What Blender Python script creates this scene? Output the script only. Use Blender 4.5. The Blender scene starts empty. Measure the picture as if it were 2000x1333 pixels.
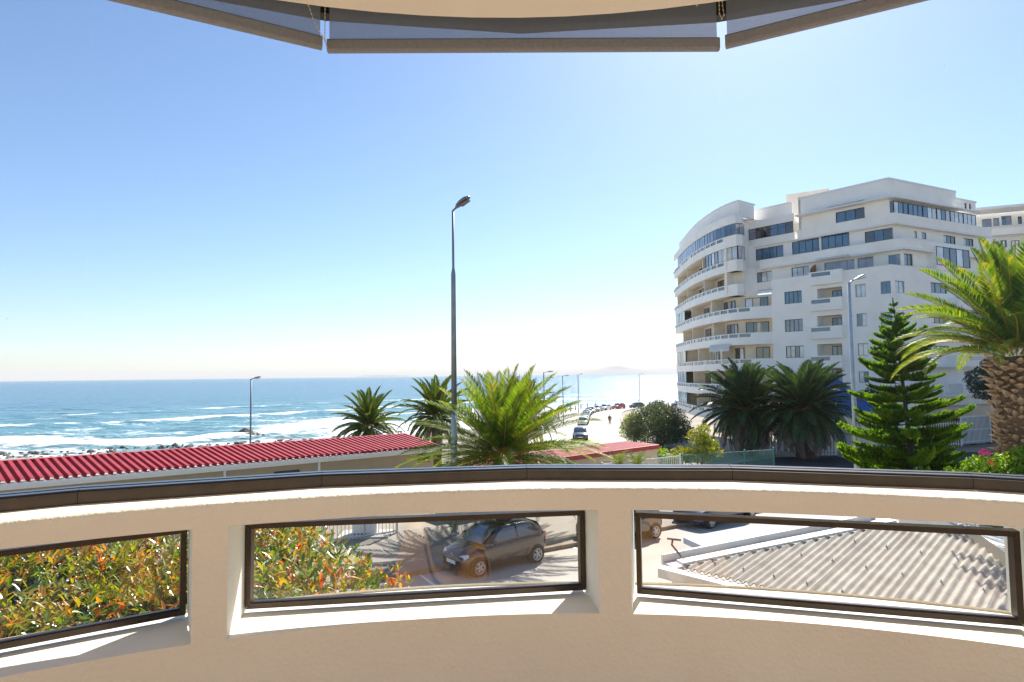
import bpy, bmesh, math, random
import numpy as np
from mathutils import Vector, Matrix, Quaternion
R = math.radians
S = bpy.context.scene
COL = S.collection
rng = random.Random(7)

# ------------------------------------------------------------------ camera, sky, sun, exposure
F_PX = 1200.0; CAM_Z = 6.5
PITCH = math.atan(66.7 / F_PX); ROLL = math.atan(.0113)
cam_d = bpy.data.cameras.new('camera'); cam = bpy.data.objects.new('camera', cam_d); COL.objects.link(cam)
cam_d.sensor_width = 36.0; cam_d.lens = 36.0 * F_PX / 2000.0
cam_d.clip_start = .05; cam_d.clip_end = 120000
cam.location = (0, 0, CAM_Z)
cam.matrix_world = Matrix.Translation((0, 0, CAM_Z)) @ Matrix.Rotation(R(90) + PITCH, 4, 'X') @ Matrix.Rotation(-ROLL, 4, 'Z')
S.camera = cam
SUN_AZ, SUN_EL = R(22), R(43)
world = bpy.data.worlds.new('World'); S.world = world; world.use_nodes = True
wn = world.node_tree
sky = wn.nodes.new('ShaderNodeTexSky'); sky.sky_type = 'NISHITA'; sky.sun_disc = False
sky.sun_elevation = SUN_EL; sky.sun_rotation = SUN_AZ
sky.altitude = 0; sky.air_density = 1.0; sky.dust_density = .4; sky.ozone_density = 5.0
bg = wn.nodes['Background']; bg.inputs['Strength'].default_value = .087
wn.links.new(sky.outputs['Color'], bg.inputs['Color'])
sun_d = bpy.data.lights.new('sun', 'SUN'); sun = bpy.data.objects.new('sun', sun_d); COL.objects.link(sun)
sun_d.energy = 4.9; sun_d.angle = R(.5); sun_d.color = (1, .95, .87)
sdir = Vector((math.sin(SUN_AZ) * math.cos(SUN_EL), math.cos(SUN_AZ) * math.cos(SUN_EL), math.sin(SUN_EL)))
sun.rotation_euler = sdir.to_track_quat('Z', 'Y').to_euler()
sun.location = (20, 40, 60)
S.view_settings.view_transform = 'Standard'; S.view_settings.look = 'None'
S.view_settings.exposure = 0.98; S.view_settings.gamma = 1.0; S.view_settings.use_curve_mapping = False
S.cycles.max_bounces = 10; S.cycles.transparent_max_bounces = 24; S.cycles.diffuse_bounces = 4
S.cycles.glossy_bounces = 4; S.cycles.caustics_reflective = False; S.cycles.caustics_refractive = False
S.cycles.use_denoising = True

# ------------------------------------------------------------------ helpers
def ray(px, py):
    """direction of the sight line through a pixel of the 2000 x 1333 photograph (used to measure places)"""
    x = (px - 1000) / F_PX; y = -(py - 666.5) / F_PX
    c, s = math.cos(ROLL), math.sin(ROLL)
    xr = c * x + s * y; yr = -s * x + c * y
    cp, sp = math.cos(PITCH), math.sin(PITCH)
    return Vector((xr, cp - yr * sp, sp + yr * cp))
def G(px, py, z=0.0):
    r = ray(px, py); return Vector((0, 0, CAM_Z)) + r * ((z - CAM_Z) / r.z)
def P(px, py, Y):
    r = ray(px, py); return Vector((0, 0, CAM_Z)) + r * (Y / r.y)

class MB:
    """collects shapes, then links them as one mesh object"""
    def __init__(s): s.v = []; s.f = []; s.m = []
    def add(s, vs, fs, mi=0):
        o = len(s.v); s.v += [tuple(p) for p in vs]; s.f += [tuple(i + o for i in f) for f in fs]; s.m += [mi] * len(fs); return s
    def quad(s, a, b, c, d, mi=0): return s.add([a, b, c, d], [(0, 1, 2, 3)], mi)
    def box(s, lo, hi, mi=0, M=None):
        x0, y0, z0 = lo; x1, y1, z1 = hi
        v = [Vector(p) for p in ((x0,y0,z0),(x1,y0,z0),(x1,y1,z0),(x0,y1,z0),(x0,y0,z1),(x1,y0,z1),(x1,y1,z1),(x0,y1,z1))]
        if M is not None: v = [M @ p for p in v]
        return s.add(v, [(0,3,2,1),(4,5,6,7),(0,1,5,4),(1,2,6,5),(2,3,7,6),(3,0,4,7)], mi)
    def bar(s, a, b, w, h, mi=0, up=(0, 0, 1)):
        a = Vector(a); b = Vector(b); d = b - a; L = d.length; d.normalize()
        sd = d.cross(Vector(up)); sd = sd.normalized() if sd.length > 1e-5 else Vector((1, 0, 0)); u = sd.cross(d)
        M = Matrix(((d.x, sd.x, u.x, a.x), (d.y, sd.y, u.y, a.y), (d.z, sd.z, u.z, a.z), (0, 0, 0, 1)))
        return s.box((0, -w/2, -h/2), (L, w/2, h/2), mi, M)
    def tube(s, pts, rad, n=8, mi=0, cap=True):
        pts = [Vector(p) for p in pts]; rad = rad if hasattr(rad, '__len__') else [rad] * len(pts)
        rings = []; pu = None
        for i, p in enumerate(pts):
            d = (pts[min(i+1, len(pts)-1)] - pts[max(i-1, 0)]).normalized()
            if pu is None: pu = Vector((0, 0, 1)) if abs(d.z) < .9 else Vector((1, 0, 0))
            sx = d.cross(pu).normalized(); pu = sx.cross(d)
            rings.append([p + (sx * math.cos(2*math.pi*k/n) + pu * math.sin(2*math.pi*k/n)) * rad[i] for k in range(n)])
        v = [q for r_ in rings for q in r_]; f = []
        for i in range(len(pts) - 1):
            for k in range(n): f.append((i*n+k, i*n+(k+1) % n, (i+1)*n+(k+1) % n, (i+1)*n+k))
        if cap: f.append(tuple(range(n))[::-1]); f.append(tuple((len(pts)-1)*n + k for k in range(n)))
        return s.add(v, f, mi)
    def ribbon(s, pts, z0, z1, th, mi=0, side=1):
        """solid wall following a plan polyline, thickness towards side"""
        n = len(pts); off = offset(pts, th * side); v = []
        for i in range(n):
            a, b = pts[i], off[i]
            v += [(a[0], a[1], z0), (a[0], a[1], z1), (b[0], b[1], z1), (b[0], b[1], z0)]
        f = []
        for i in range(n - 1):
            for k in range(4): f.append((i*4+k, i*4+(k+1) % 4, (i+1)*4+(k+1) % 4, (i+1)*4+k))
        f.append((3, 2, 1, 0)); f.append(tuple((n-1)*4 + k for k in range(4)))
        return s.add(v, f, mi)
    def mesh(s, name, mats=None, smooth=False):
        me = bpy.data.meshes.new(name); me.from_pydata(s.v, [], s.f); me.update()
        for m in (mats if isinstance(mats, (list, tuple)) else [mats] if mats else []): me.materials.append(m)
        if any(s.m): me.polygons.foreach_set('material_index', s.m)
        bm = bmesh.new(); bm.from_mesh(me); bmesh.ops.recalc_face_normals(bm, faces=bm.faces); bm.to_mesh(me); bm.free()
        if smooth: me.polygons.foreach_set('use_smooth', [True] * len(me.polygons))
        return me
    def build(s, name, mats, parent=None, smooth=False):
        return link(name, s.mesh(name, mats, smooth), parent)
def link(name, data, parent=None, loc=None, rot=None, scale=None):
    o = bpy.data.objects.new(name, data); COL.objects.link(o)
    if parent is not None:
        o.parent = parent
    if loc is not None: o.location = loc
    if rot is not None: o.rotation_euler = rot
    if scale is not None: o.scale = scale if hasattr(scale, '__len__') else (scale,) * 3
    return o
def tag(o, label=None, cat=None, group=None, kind=None):
    if label: o['label'] = label
    if cat: o['category'] = cat
    if group: o['group'] = group
    if kind: o['kind'] = kind
    return o
def thing(name, label, cat, loc=(0, 0, 0), rz=0, group=None):
    o = link(name, None, None, loc, (0, 0, rz)); return tag(o, label, cat, group, 'thing')
def copy_tree(o, parent=None):
    c = o.copy(); COL.objects.link(c); c.parent = parent
    for ch in list(o.children): copy_tree(ch, c)
    return c
def offset(pts, d):
    out = []
    n = len(pts)
    for i in range(n):
        a = Vector(pts[max(i-1, 0)][:2]); b = Vector(pts[min(i+1, n-1)][:2]); t = (b - a).normalized()
        p = Vector(pts[i][:2]); nn = Vector((t.y, -t.x)); out.append((p + nn * d)[:])
    return out
def smooth_poly(pts, n):
    pts = [Vector(p) for p in pts]; out = []
    m = len(pts)
    for i in range(m - 1):
        p0 = pts[max(i-1, 0)]; p1 = pts[i]; p2 = pts[i+1]; p3 = pts[min(i+2, m-1)]
        for k in range(n):
            t = k / n
            out.append((.5 * ((2*p1) + (p2-p0)*t + (2*p0-5*p1+4*p2-p3)*t*t + (3*p1-p0-3*p2+p3)*t**3))[:])
    out.append(pts[-1][:]); return out

# ------------------------------------------------------------------ materials
def mat(name, col, rough=.6, metal=0.0, var=.12, scale=6.0, bump=0.0, bscale=40.0, spec=.5, coat=0.0, dirt=None, trans=0.0, detail=4):
    m = bpy.data.materials.new(name); m.use_nodes = True; nt = m.node_tree; b = nt.nodes['Principled BSDF']
    b.inputs['Roughness'].default_value = rough; b.inputs['Metallic'].default_value = metal
    b.inputs['Specular IOR Level'].default_value = spec; b.inputs['Coat Weight'].default_value = coat
    tc = nt.nodes.new('ShaderNodeTexCoord')
    def noise(sc, det=4):
        n = nt.nodes.new('ShaderNodeTexNoise'); n.inputs['Scale'].default_value = sc; n.inputs['Detail'].default_value = det
        nt.links.new(tc.outputs['Object'], n.inputs['Vector']); return n
    n1 = noise(scale, detail)
    ramp = nt.nodes.new('ShaderNodeValToRGB'); e = ramp.color_ramp.elements
    e[0].position = .28; e[1].position = .72
    e[0].color = tuple(max(0, c * (1 - var)) for c in col) + (1,); e[1].color = tuple(min(1, c * (1 + var)) for c in col) + (1,)
    nt.links.new(n1.outputs['Fac'], ramp.inputs['Fac']); out = ramp.outputs['Color']
    if dirt:
        dcol, amt, dsc = dirt
        n2 = noise(dsc, 6); mr = nt.nodes.new('ShaderNodeMapRange'); mr.inputs[1].default_value = .5; mr.inputs[2].default_value = .75; mr.inputs[4].default_value = amt
        nt.links.new(n2.outputs['Fac'], mr.inputs[0]); mx = nt.nodes.new('ShaderNodeMixRGB'); mx.inputs[2].default_value = (*dcol, 1)
        nt.links.new(mr.outputs[0], mx.inputs[0]); nt.links.new(out, mx.inputs[1]); out = mx.outputs[0]
    nt.links.new(out, b.inputs['Base Color'])
    if bump:
        n3 = noise(bscale, 5); bp = nt.nodes.new('ShaderNodeBump'); bp.inputs['Strength'].default_value = bump; bp.inputs['Distance'].default_value = .02
        nt.links.new(n3.outputs['Fac'], bp.inputs['Height']); nt.links.new(bp.outputs['Normal'], b.inputs['Normal'])
    if trans:
        tr = nt.nodes.new('ShaderNodeBsdfTranslucent'); nt.links.new(out, tr.inputs['Color'])
        mix = nt.nodes.new('ShaderNodeMixShader'); mix.inputs[0].default_value = trans
        o = nt.nodes['Material Output']
        nt.links.new(b.outputs[0], mix.inputs[1]); nt.links.new(tr.outputs[0], mix.inputs[2]); nt.links.new(mix.outputs[0], o.inputs['Surface'])
    return m
def leafmat(name, cols, rough=.4, trans=.35, spec=.5):
    """leaf colours chosen per leaf from an attribute 'rnd' on the mesh and a random per object"""
    m = bpy.data.materials.new(name); m.use_nodes = True; nt = m.node_tree; b = nt.nodes['Principled BSDF']
    b.inputs['Roughness'].default_value = rough; b.inputs['Specular IOR Level'].default_value = spec
    at = nt.nodes.new('ShaderNodeAttribute'); at.attribute_name = 'rnd'
    oi = nt.nodes.new('ShaderNodeObjectInfo'); ad = nt.nodes.new('ShaderNodeMath'); ad.operation = 'ADD'
    ml = nt.nodes.new('ShaderNodeMath'); ml.operation = 'MULTIPLY'; ml.inputs[1].default_value = .25
    nt.links.new(oi.outputs['Random'], ml.inputs[0]); nt.links.new(at.outputs['Fac'], ad.inputs[0]); nt.links.new(ml.outputs[0], ad.inputs[1])
    fr = nt.nodes.new('ShaderNodeMath'); fr.operation = 'FRACT'; nt.links.new(ad.outputs[0], fr.inputs[0])
    ramp = nt.nodes.new('ShaderNodeValToRGB'); e = ramp.color_ramp.elements
    while len(e) < len(cols): e.new(.5)
    for i, (p, c) in enumerate(cols): e[i].position = p; e[i].color = (*c, 1)
    nt.links.new(fr.outputs[0], ramp.inputs['Fac']); nt.links.new(ramp.outputs[0], b.inputs['Base Color'])
    tr = nt.nodes.new('ShaderNodeBsdfTranslucent')
    gm = nt.nodes.new('ShaderNodeMixRGB'); gm.blend_type = 'MULTIPLY'; gm.inputs[0].default_value = 1; gm.inputs[2].default_value = (1.9, 1.75, .55, 1)
    nt.links.new(ramp.outputs[0], gm.inputs[1]); nt.links.new(gm.outputs[0], tr.inputs['Color'])
    mix = nt.nodes.new('ShaderNodeMixShader'); mix.inputs[0].default_value = trans; o = nt.nodes['Material Output']
    nt.links.new(b.outputs[0], mix.inputs[1]); nt.links.new(tr.outputs[0], mix.inputs[2]); nt.links.new(mix.outputs[0], o.inputs['Surface'])
    return m
def glassmat(name, tint=(1, 1, 1), refl=1.0, dust=0.0, rough=0.0, ior=1.45):
    """thin clear pane: transparent with Fresnel reflection (and a little dust)"""
    m = bpy.data.materials.new(name); m.use_nodes = True; nt = m.node_tree; nt.nodes.remove(nt.nodes['Principled BSDF'])
    t = nt.nodes.new('ShaderNodeBsdfTransparent'); t.inputs[0].default_value = (*tint, 1)
    g = nt.nodes.new('ShaderNodeBsdfGlossy'); g.inputs['Roughness'].default_value = rough
    fr = nt.nodes.new('ShaderNodeFresnel'); fr.inputs[0].default_value = ior
    ml = nt.nodes.new('ShaderNodeMath'); ml.operation = 'MULTIPLY'; ml.inputs[1].default_value = refl; nt.links.new(fr.outputs[0], ml.inputs[0])
    mix = nt.nodes.new('ShaderNodeMixShader'); nt.links.new(ml.outputs[0], mix.inputs[0]); nt.links.new(t.outputs[0], mix.inputs[1]); nt.links.new(g.outputs[0], mix.inputs[2])
    out = mix.outputs[0]
    if dust:
        d = nt.nodes.new('ShaderNodeBsdfDiffuse'); d.inputs[0].default_value = (.55, .5, .45, 1)
        tc = nt.nodes.new('ShaderNodeTexCoord'); vo = nt.nodes.new('ShaderNodeTexVoronoi'); vo.inputs['Scale'].default_value = 26
        nt.links.new(tc.outputs['Object'], vo.inputs['Vector'])
        mr = nt.nodes.new('ShaderNodeMapRange'); mr.inputs[1].default_value = .035; mr.inputs[2].default_value = .06; mr.inputs[3].default_value = dust * 6; mr.inputs[4].default_value = 0
        nt.links.new(vo.outputs['Distance'], mr.inputs[0])
        nz = nt.nodes.new('ShaderNodeTexNoise'); nz.inputs['Scale'].default_value = 5; nt.links.new(tc.outputs['Object'], nz.inputs['Vector'])
        m2 = nt.nodes.new('ShaderNodeMapRange'); m2.inputs[1].default_value = .52; m2.inputs[2].default_value = .62; nt.links.new(nz.outputs['Fac'], m2.inputs[0])
        mu = nt.nodes.new('ShaderNodeMath'); mu.operation = 'MULTIPLY'; nt.links.new(mr.outputs[0], mu.inputs[0]); nt.links.new(m2.outputs[0], mu.inputs[1])
        mx = nt.nodes.new('ShaderNodeMixShader'); nt.links.new(mu.outputs[0], mx.inputs[0]); nt.links.new(out, mx.inputs[1]); nt.links.new(d.outputs[0], mx.inputs[2]); out = mx.outputs[0]
    nt.links.new(out, nt.nodes['Material Output'].inputs['Surface']); return m

M = {}
M['plaster'] = mat('plaster_cream', (.94, .81, .615), .75, var=.035, scale=2.2, bump=.3, bscale=70, dirt=((.80, .62, .44), .3, 1.3), spec=.3)
M['sill'] = mat('plaster_pale', (.84, .80, .70), .6, var=.03, scale=8, bump=.1, bscale=70, spec=.3)
M['ceil'] = mat('ceiling_cream', (.84, .76, .64), .8, var=.02, scale=4, bump=.1, bscale=120, spec=.2)
M['bronze'] = mat('bronze_aluminium', (.05, .03, .016), .34, .3, var=.15, scale=9, dirt=((.11, .075, .045), .18, 18), spec=.5)
M['track'] = mat('dark_track', (.05, .045, .055), .28, .6, var=.2, scale=20)
M['floorwood'] = mat('floor_pale_wood', (.45, .29, .16), .45, var=.12, scale=5)
M['fabric'] = mat('blind_fabric', (.20, .196, .20), .9, var=.1, scale=60, spec=.1)
M['bar'] = mat('blind_bar_fabric', (.30, .30, .325), .85, var=.1, scale=80, bump=.2, bscale=300, spec=.1)
M['chain'] = mat('bead_chain', (.75, .68, .5), .4, var=.05)
M['clear'] = glassmat('window_glass', (.985, .99, .985), 1.0, dust=.08, ior=1.2)
M['clear_low'] = glassmat('low_window_glass', (.98, .98, .97), 1.9, dust=.12)
M['white'] = mat('white_render', (.90, .875, .835), .8, var=.03, scale=.6, bump=.1, bscale=8, dirt=((.66, .61, .54), .3, .55), spec=.25)
M['cream_wall'] = mat('cream_render', (.84, .74, .61), .85, var=.05, scale=1, spec=.2)
M['trim'] = mat('white_trim', (.82, .80, .78), .6, var=.03, scale=2)
M['framedark'] = mat('dark_frame', (.025, .024, .028), .4, .3, var=.2)
M['framebrown'] = mat('brown_frame', (.11, .085, .07), .5, .1, var=.2)
M['framegrey'] = mat('grey_frame', (.28, .28, .30), .4, .5, var=.1)
def panemat(name, col, rough=.06):
    return mat(name, col, rough, 0, var=.35, scale=.9, spec=1.0, coat=1.0)
M['pane_blue'] = panemat('pane_blue', (.035, .12, .22))
M['pane_dark'] = panemat('pane_dark', (.03, .035, .045))
M['pane_grey'] = panemat('pane_blind_grey', (.20, .22, .30), .15)
M['pane_curtain'] = panemat('pane_curtain', (.58, .60, .62), .12)
M['bglass'] = mat('balcony_glass', (.10, .15, .20), .08, 0, var=.2, scale=.7, spec=1.0, coat=.6)
M['red'] = mat('red_roof_paint', (.34, .028, .045), .7, 0, var=.2, scale=1.2, dirt=((.42, .13, .12), .45, .9), spec=.35)
M['redtrim'] = mat('red_trim', (.42, .04, .025), .45, var=.1)
M['tan'] = mat('tan_wall', (.37, .31, .215), .85, var=.06, scale=2, bump=.1, bscale=20)
M['tan2'] = mat('sand_wall', (.66, .51, .35), .85, var=.06, scale=2, bump=.1, bscale=20)
M['greytrim'] = mat('grey_white_fascia', (.66, .67, .66), .5, var=.06, scale=3)
M['galv'] = mat('galvanised_pole', (.52, .54, .57), .45, .35, var=.1, scale=5)
M['darkpole'] = mat('dark_pole', (.21, .22, .25), .5, .3, var=.15, scale=4)
M['lampgrey'] = mat('lamp_housing', (.13, .15, .20), .45, .2, var=.1)
M['lampglass'] = mat('lamp_cover', (.10, .085, .075), .25, var=.2)
M['asb'] = mat('cement_sheet', (.42, .385, .33), .9, var=.16, scale=3.5, bump=.3, bscale=40, dirt=((.30, .22, .18), .5, 2.0), spec=.2)
M['asb2'] = mat('cement_sheet_grey', (.47, .49, .53), .8, var=.08, scale=2.5, spec=.2)
M['paintwhite'] = mat('weathered_white_paint', (.78, .75, .68), .6, var=.05, scale=3, dirt=((.45, .33, .2), .35, 2.0))
M['rust'] = mat('rusty_steel', (.22, .12, .06), .8, .1, var=.4, scale=20)
M['wfence'] = mat('white_fence_paint', (.76, .75, .72), .55, var=.05)
M['gfence'] = mat('grey_fence_paint', (.42, .44, .48), .55, var=.08)
M['bark'] = mat('bark', (.10, .075, .055), .9, var=.4, scale=8, bump=.8, bscale=25)
M['palmtrunk'] = mat('palm_trunk', (.15, .085, .045), .9, var=.45, scale=6, bump=1, bscale=20)
M['boot'] = mat('palm_leaf_base', (.38, .25, .14), .85, var=.4, scale=9, bump=.5, bscale=30)
M['asphalt'] = mat('worn_asphalt', (.48, .44, .385), .9, var=.09, scale=.6, bump=.5, bscale=60, dirt=((.30, .275, .25), .45, .35), spec=.2, detail=8)
M['tar'] = mat('dark_asphalt', (.055, .056, .062), .9, var=.15, scale=1, bump=.4, bscale=60, spec=.2)
M['paving'] = mat('pavement', (.30, .27, .235), .9, var=.1, scale=1.5, bump=.3, bscale=40, spec=.2)
M['kerb'] = mat('kerb_concrete', (.27, .19, .14), .9, var=.2, scale=4)
M['paleconc'] = mat('pale_kerb', (.50, .47, .42), .9, var=.1, scale=4)
M['soil'] = mat('ground_sandy', (.33, .29, .23), .95, var=.25, scale=.4, bump=.5, bscale=6, dirt=((.13, .14, .07), .6, .25))
M['rock'] = mat('shore_rock', (.13, .115, .105), .7, var=.5, scale=.8, bump=.8, bscale=5)
M['blue'] = mat('blue_roof_paint', (.03, .12, .34), .4, .1, var=.12, scale=2)
M['brick'] = mat('brown_brickwork', (.20, .10, .065), .9, var=.25, scale=6)
M['island'] = mat('far_land', (.30, .31, .29), .95, var=.3, scale=.0006)
M['black_paint'] = mat('black_car_paint', (.012, .012, .014), .18, .0, var=.05, coat=1.0)
M['tyre'] = mat('tyre_rubber', (.02, .02, .02), .85, var=.1)
M['rim'] = mat('alloy', (.62, .62, .64), .3, .8, var=.05)
M['carglass'] = mat('car_glass', (.03, .045, .055), .04, 0, var=.1, spec=1.0, coat=1.0)
M['headlamp'] = mat('headlamp', (.72, .74, .76), .12, .2, var=.1, coat=1)
M['plastic'] = mat('black_plastic', (.02, .02, .022), .6, var=.1)
M['plate'] = mat('number_plate', (.8, .8, .78), .4, var=.03)
M['redlamp'] = mat('tail_lamp', (.35, .01, .01), .2, coat=1)

# ------------------------------------------------------------------ the room: floor, ceiling, curved parapet
CX, CY = .15, -1.10
def pol(r, deg, z=0.0): a = R(deg); return (CX + r * math.sin(a), CY + r * math.cos(a), z)
def arc(r, a0, a1, n): return [pol(r, a0 + (a1 - a0) * i / n)[:2] for i in range(n + 1)]
ZL = CAM_Z - .405; ZI = CAM_Z - .407     # ledge under the rail, and its inner edge
ZB, ZT = CAM_Z - .85, CAM_Z - .487   # low openings
RI, RO = 3.34, 3.68
FLOOR_Z = CAM_Z - 1.45
OPEN = [(-42.6, -20.9), (-19.1, 2.6), (4.55, 26.4), (28.2, 49.8)]
mb = MB()
mb.add([(-4, -3.0, FLOOR_Z), (4.2, -3.0, FLOOR_Z)] + [(x, y, FLOOR_Z) for x, y in arc(3.4, 62, -62, 40)], [tuple(range(43))])
tag(mb.build('floor', M['floorwood']), kind='structure')
# ceiling with the curved edge, and the slab over the blind recess
mb = MB(); CC = (.035, -.713); RC = 2.716
arcc = [(CC[0] + RC * math.sin(R(a)), CC[1] + RC * math.cos(R(a))) for a in np.linspace(80, -80, 49)]
poly = [(-3.2, -2.2)] + [(3.2, -2.2)] + arcc
n = len(poly); z0, z1 = CAM_Z + 1.2, CAM_Z + 1.62
mb.add([(x, y, z0) for x, y in poly] + [(x, y, z1) for x, y in poly], [tuple(range(n))[::-1], tuple(range(n, 2*n))] + [(i, (i+1) % n, n + (i+1) % n, n + i) for i in range(n)])
slab = arc(RO + .1, 62, -62, 40); k = len(slab)
mb.add([(-3.2, -2.2, z1 + .004), (3.2, -2.2, z1 + .004)] + [(x, y, z1 + .004) for x, y in slab] + [(-3.2, -2.2, z1 + .2), (3.2, -2.2, z1 + .2)] + [(x, y, z1 + .2) for x, y in slab],
       [tuple(range(k+2))[::-1], tuple(range(k+2, 2*k+4))] + [(i, (i+1) % (k+2), k+2+(i+1) % (k+2), k+2+i) for i in range(k+2)])
tag(mb.build('ceiling', M['ceil']), kind='structure')

def parapet():
    root = thing('parapet_wall', 'curved cream plastered parapet wall under the panoramic window', 'wall', (CX, CY, FLOOR_Z))
    inv = Vector((CX, CY, FLOOR_Z))
    def bd(mb, name, m, sm=False):
        mb.v = [tuple(Vector(p) - inv) for p in mb.v]; return mb.build(name, m, root, sm)
    A0, A1 = -62, 62
    cuts = sorted({A0, A1, *[a for o in OPEN for a in o]}); seg = []
    for a, b in zip(cuts, cuts[1:]):
        m_ = max(1, int((b - a) / 1.2))
        seg += [a + (b - a) * i / m_ for i in range(m_)]
    seg.append(A1)
    mb = MB(); c = .018
    def hole(a): return any(o[0] - 1e-6 <= a <= o[1] + 1e-6 for o in OPEN)
    # inner and outer faces around the openings, rounded top edge
    for a, b in zip(seg, seg[1:]):
        mid = (a + b) / 2; bands = [(FLOOR_Z, ZB), (ZT, ZI - c)] if hole(mid) else [(FLOOR_Z, ZB), (ZB, ZT), (ZT, ZI - c)]
        for z0, z1 in bands:
            mb.quad(pol(RI, a, z0), pol(RI, b, z0), pol(RI, b, z1), pol(RI, a, z1))
        for z0, z1 in ([(FLOOR_Z - .3, ZB), (ZT, ZL)] if hole(mid) else [(FLOOR_Z - .3, ZB), (ZB, ZT), (ZT, ZL)]):
            mb.quad(pol(RO, b, z0), pol(RO, a, z0), pol(RO, a, z1), pol(RO, b, z1))
        prev = (RI, ZI - c)
        for q in (22.5, 45, 67.5, 90):
            cur = (RI + c - c * math.cos(R(q)), ZI - c + c * math.sin(R(q)))
            mb.quad(pol(prev[0], a, prev[1]), pol(prev[0], b, prev[1]), pol(cur[0], b, cur[1]), pol(cur[0], a, cur[1])); prev = cur
        mb.quad(pol(prev[0], a, ZI), pol(prev[0], b, ZI), pol(3.49, b, ZL), pol(3.49, a, ZL)); mb.quad(pol(3.49, a, ZL), pol(3.49, b, ZL), pol(RO, b, ZL), pol(RO, a, ZL))
    bm_v = bd(mb, 'plaster_face', M['plaster'], False)
    bm = bmesh.new(); bm.from_mesh(bm_v.data); bmesh.ops.remove_doubles(bm, verts=bm.verts, dist=1e-4); bmesh.ops.recalc_face_normals(bm, faces=bm.faces)
    for f in bm.faces: f.smooth = True
    for e_ in bm.edges:
        if len(e_.link_faces) == 2 and e_.calc_face_angle() > R(35): e_.smooth = False
    bm.to_mesh(bm_v.data); bm.free()
    for oi, (a0, a1) in enumerate(OPEN):
        mb = MB(); m_ = 16; an = [a0 + (a1 - a0) * i / m_ for i in range(m_ + 1)]
        for a, b in zip(an, an[1:]):
            mb.quad(pol(RI, a, ZB), pol(RI, b, ZB), pol(RO, b, ZB - .01), pol(RO, a, ZB - .01))
            mb.quad(pol(RI, b, ZT), pol(RI, a, ZT), pol(RO, a, ZT), pol(RO, b, ZT))
        for a in (a0, a1):
            sgn = .8 if a == a0 else -.8
            mb.quad(pol(RI, a, ZB), pol(RO, a + sgn, ZB), pol(RO, a + sgn, ZT), pol(RI, a, ZT))
        bd(mb, 'window_reveal', M['sill'])
    return root
parapet()

def low_window(e0, e1, label):
    """flat bronze frame with mitred corners and one pane, set back in its opening"""
    A = Vector(pol(e0[1], e0[0], ZB)); B = Vector(pol(e1[1], e1[0], ZB)); u = (B - A).normalized(); L = (B - A).length
    root = thing('low_window', label, 'window', A, math.atan2(u.y, u.x), 'low windows in the parapet')
    z0, z1 = .012, ZT - ZB - .045; w = .019; d0, d1 = -.012, .03
    def rail(name, a, b, c_, d_):     # outer a,b ; inner d,c (x,z)
        mb = MB(); v = [(p[0], y, p[1]) for y in (d0, d1) for p in (a, b, c_, d_)]
        mb.add(v, [(0,1,2,3),(7,6,5,4),(0,4,5,1),(1,5,6,2),(2,6,7,3),(3,7,4,0)])
        mb.build(name, M['bronze'], root)
    g = .0008
    rail('frame_rail', (g, z0), (L-g, z0), (L-w-g, z0+w), (w+g, z0+w)); rail('frame_rail', (w+g, z1-w), (L-w-g, z1-w), (L-g, z1), (g, z1))
    rail('frame_stile', (0, z0+g), (w, z0+w+g), (w, z1-w-g), (0, z1-g)); rail('frame_stile', (L-w, z0+w+g), (L, z0+g), (L, z1-g), (L-w, z1-w-g))
    MB().quad((w, .008, z0+w), (L-w, .008, z0+w), (L-w, .008, z1-w), (w, .008, z1-w)).build('pane', M['clear_low'], root)
    mb = MB(); mb.bar((w, -.002, z0+w+.003), (L-w, -.002, z0+w+.003), .008, .006).build('glazing_bead', M['track'], root)
LW = ['low window on the left looking onto the red and green hedge', 'low window in the middle showing the black car and hedge', 'low window on the right looking down on the pale corrugated roof', 'low window at the far right end of the parapet']
LWE = [((-42.0, 3.60), (-21.65, 3.60)), ((-18.46, 3.575), (2.0, 3.555)), ((5.2, 3.52), (25.6, 3.51))]
for (e0, e1), lb in zip(LWE, LW): low_window(e0, e1, lb)

# bronze sill rail: straight lengths, each a part
VA = [-51.7, -39.2, -26.7, -14.2, -1.6, 11.1, 23.7, 36.2, 48.7]
bay = root = thing('bay_window', 'panoramic bay window with dark bronze sill rail and tall clear panes', 'window', pol(3.45, 0, ZL))
for a, b in zip(VA, VA[1:]):
    mb = MB(); inv = Vector(pol(3.45, 0, ZL)); e = .012
    def prof(r0, r1, z0, z1, name, m):
        mb = MB(); v = []
        for an in (a + e, b - e):
            v += [Vector(pol(r, an, z)) - inv for r, z in ((r0, z0), (r1, z0), (r1, z1), (r0, z1))]
        mb.add(v, [(0,1,5,4),(1,2,6,5),(2,3,7,6),(3,0,4,7),(3,2,1,0),(4,5,6,7)]); return mb.build(name, m, root)
    prof(3.502, 3.60, ZL - .001, ZL + .038, 'rail_length', M['bronze'])
    prof(3.516, 3.552, ZL + .0385, ZL + .045, 'track', M['track'])
    prof(3.566, 3.60, ZL + .0385, ZL + .046, 'track', M['track'])
mb = MB(); sp = Vector(pol(3.4985, -22.2, ZL + .02)) - Vector(pol(3.45, 0, ZL))
for k in range(14):
    a, b = k * math.tau / 14, (k + 1) * math.tau / 14
    mb.tube([sp + Vector((.006 * math.cos(a), -.002, .006 * math.sin(a))), sp + Vector((.006 * math.cos(b), -.002, .006 * math.sin(b)))], .0017, 5)
mb.build('screw_hole_ring', M['chain'], root)
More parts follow.
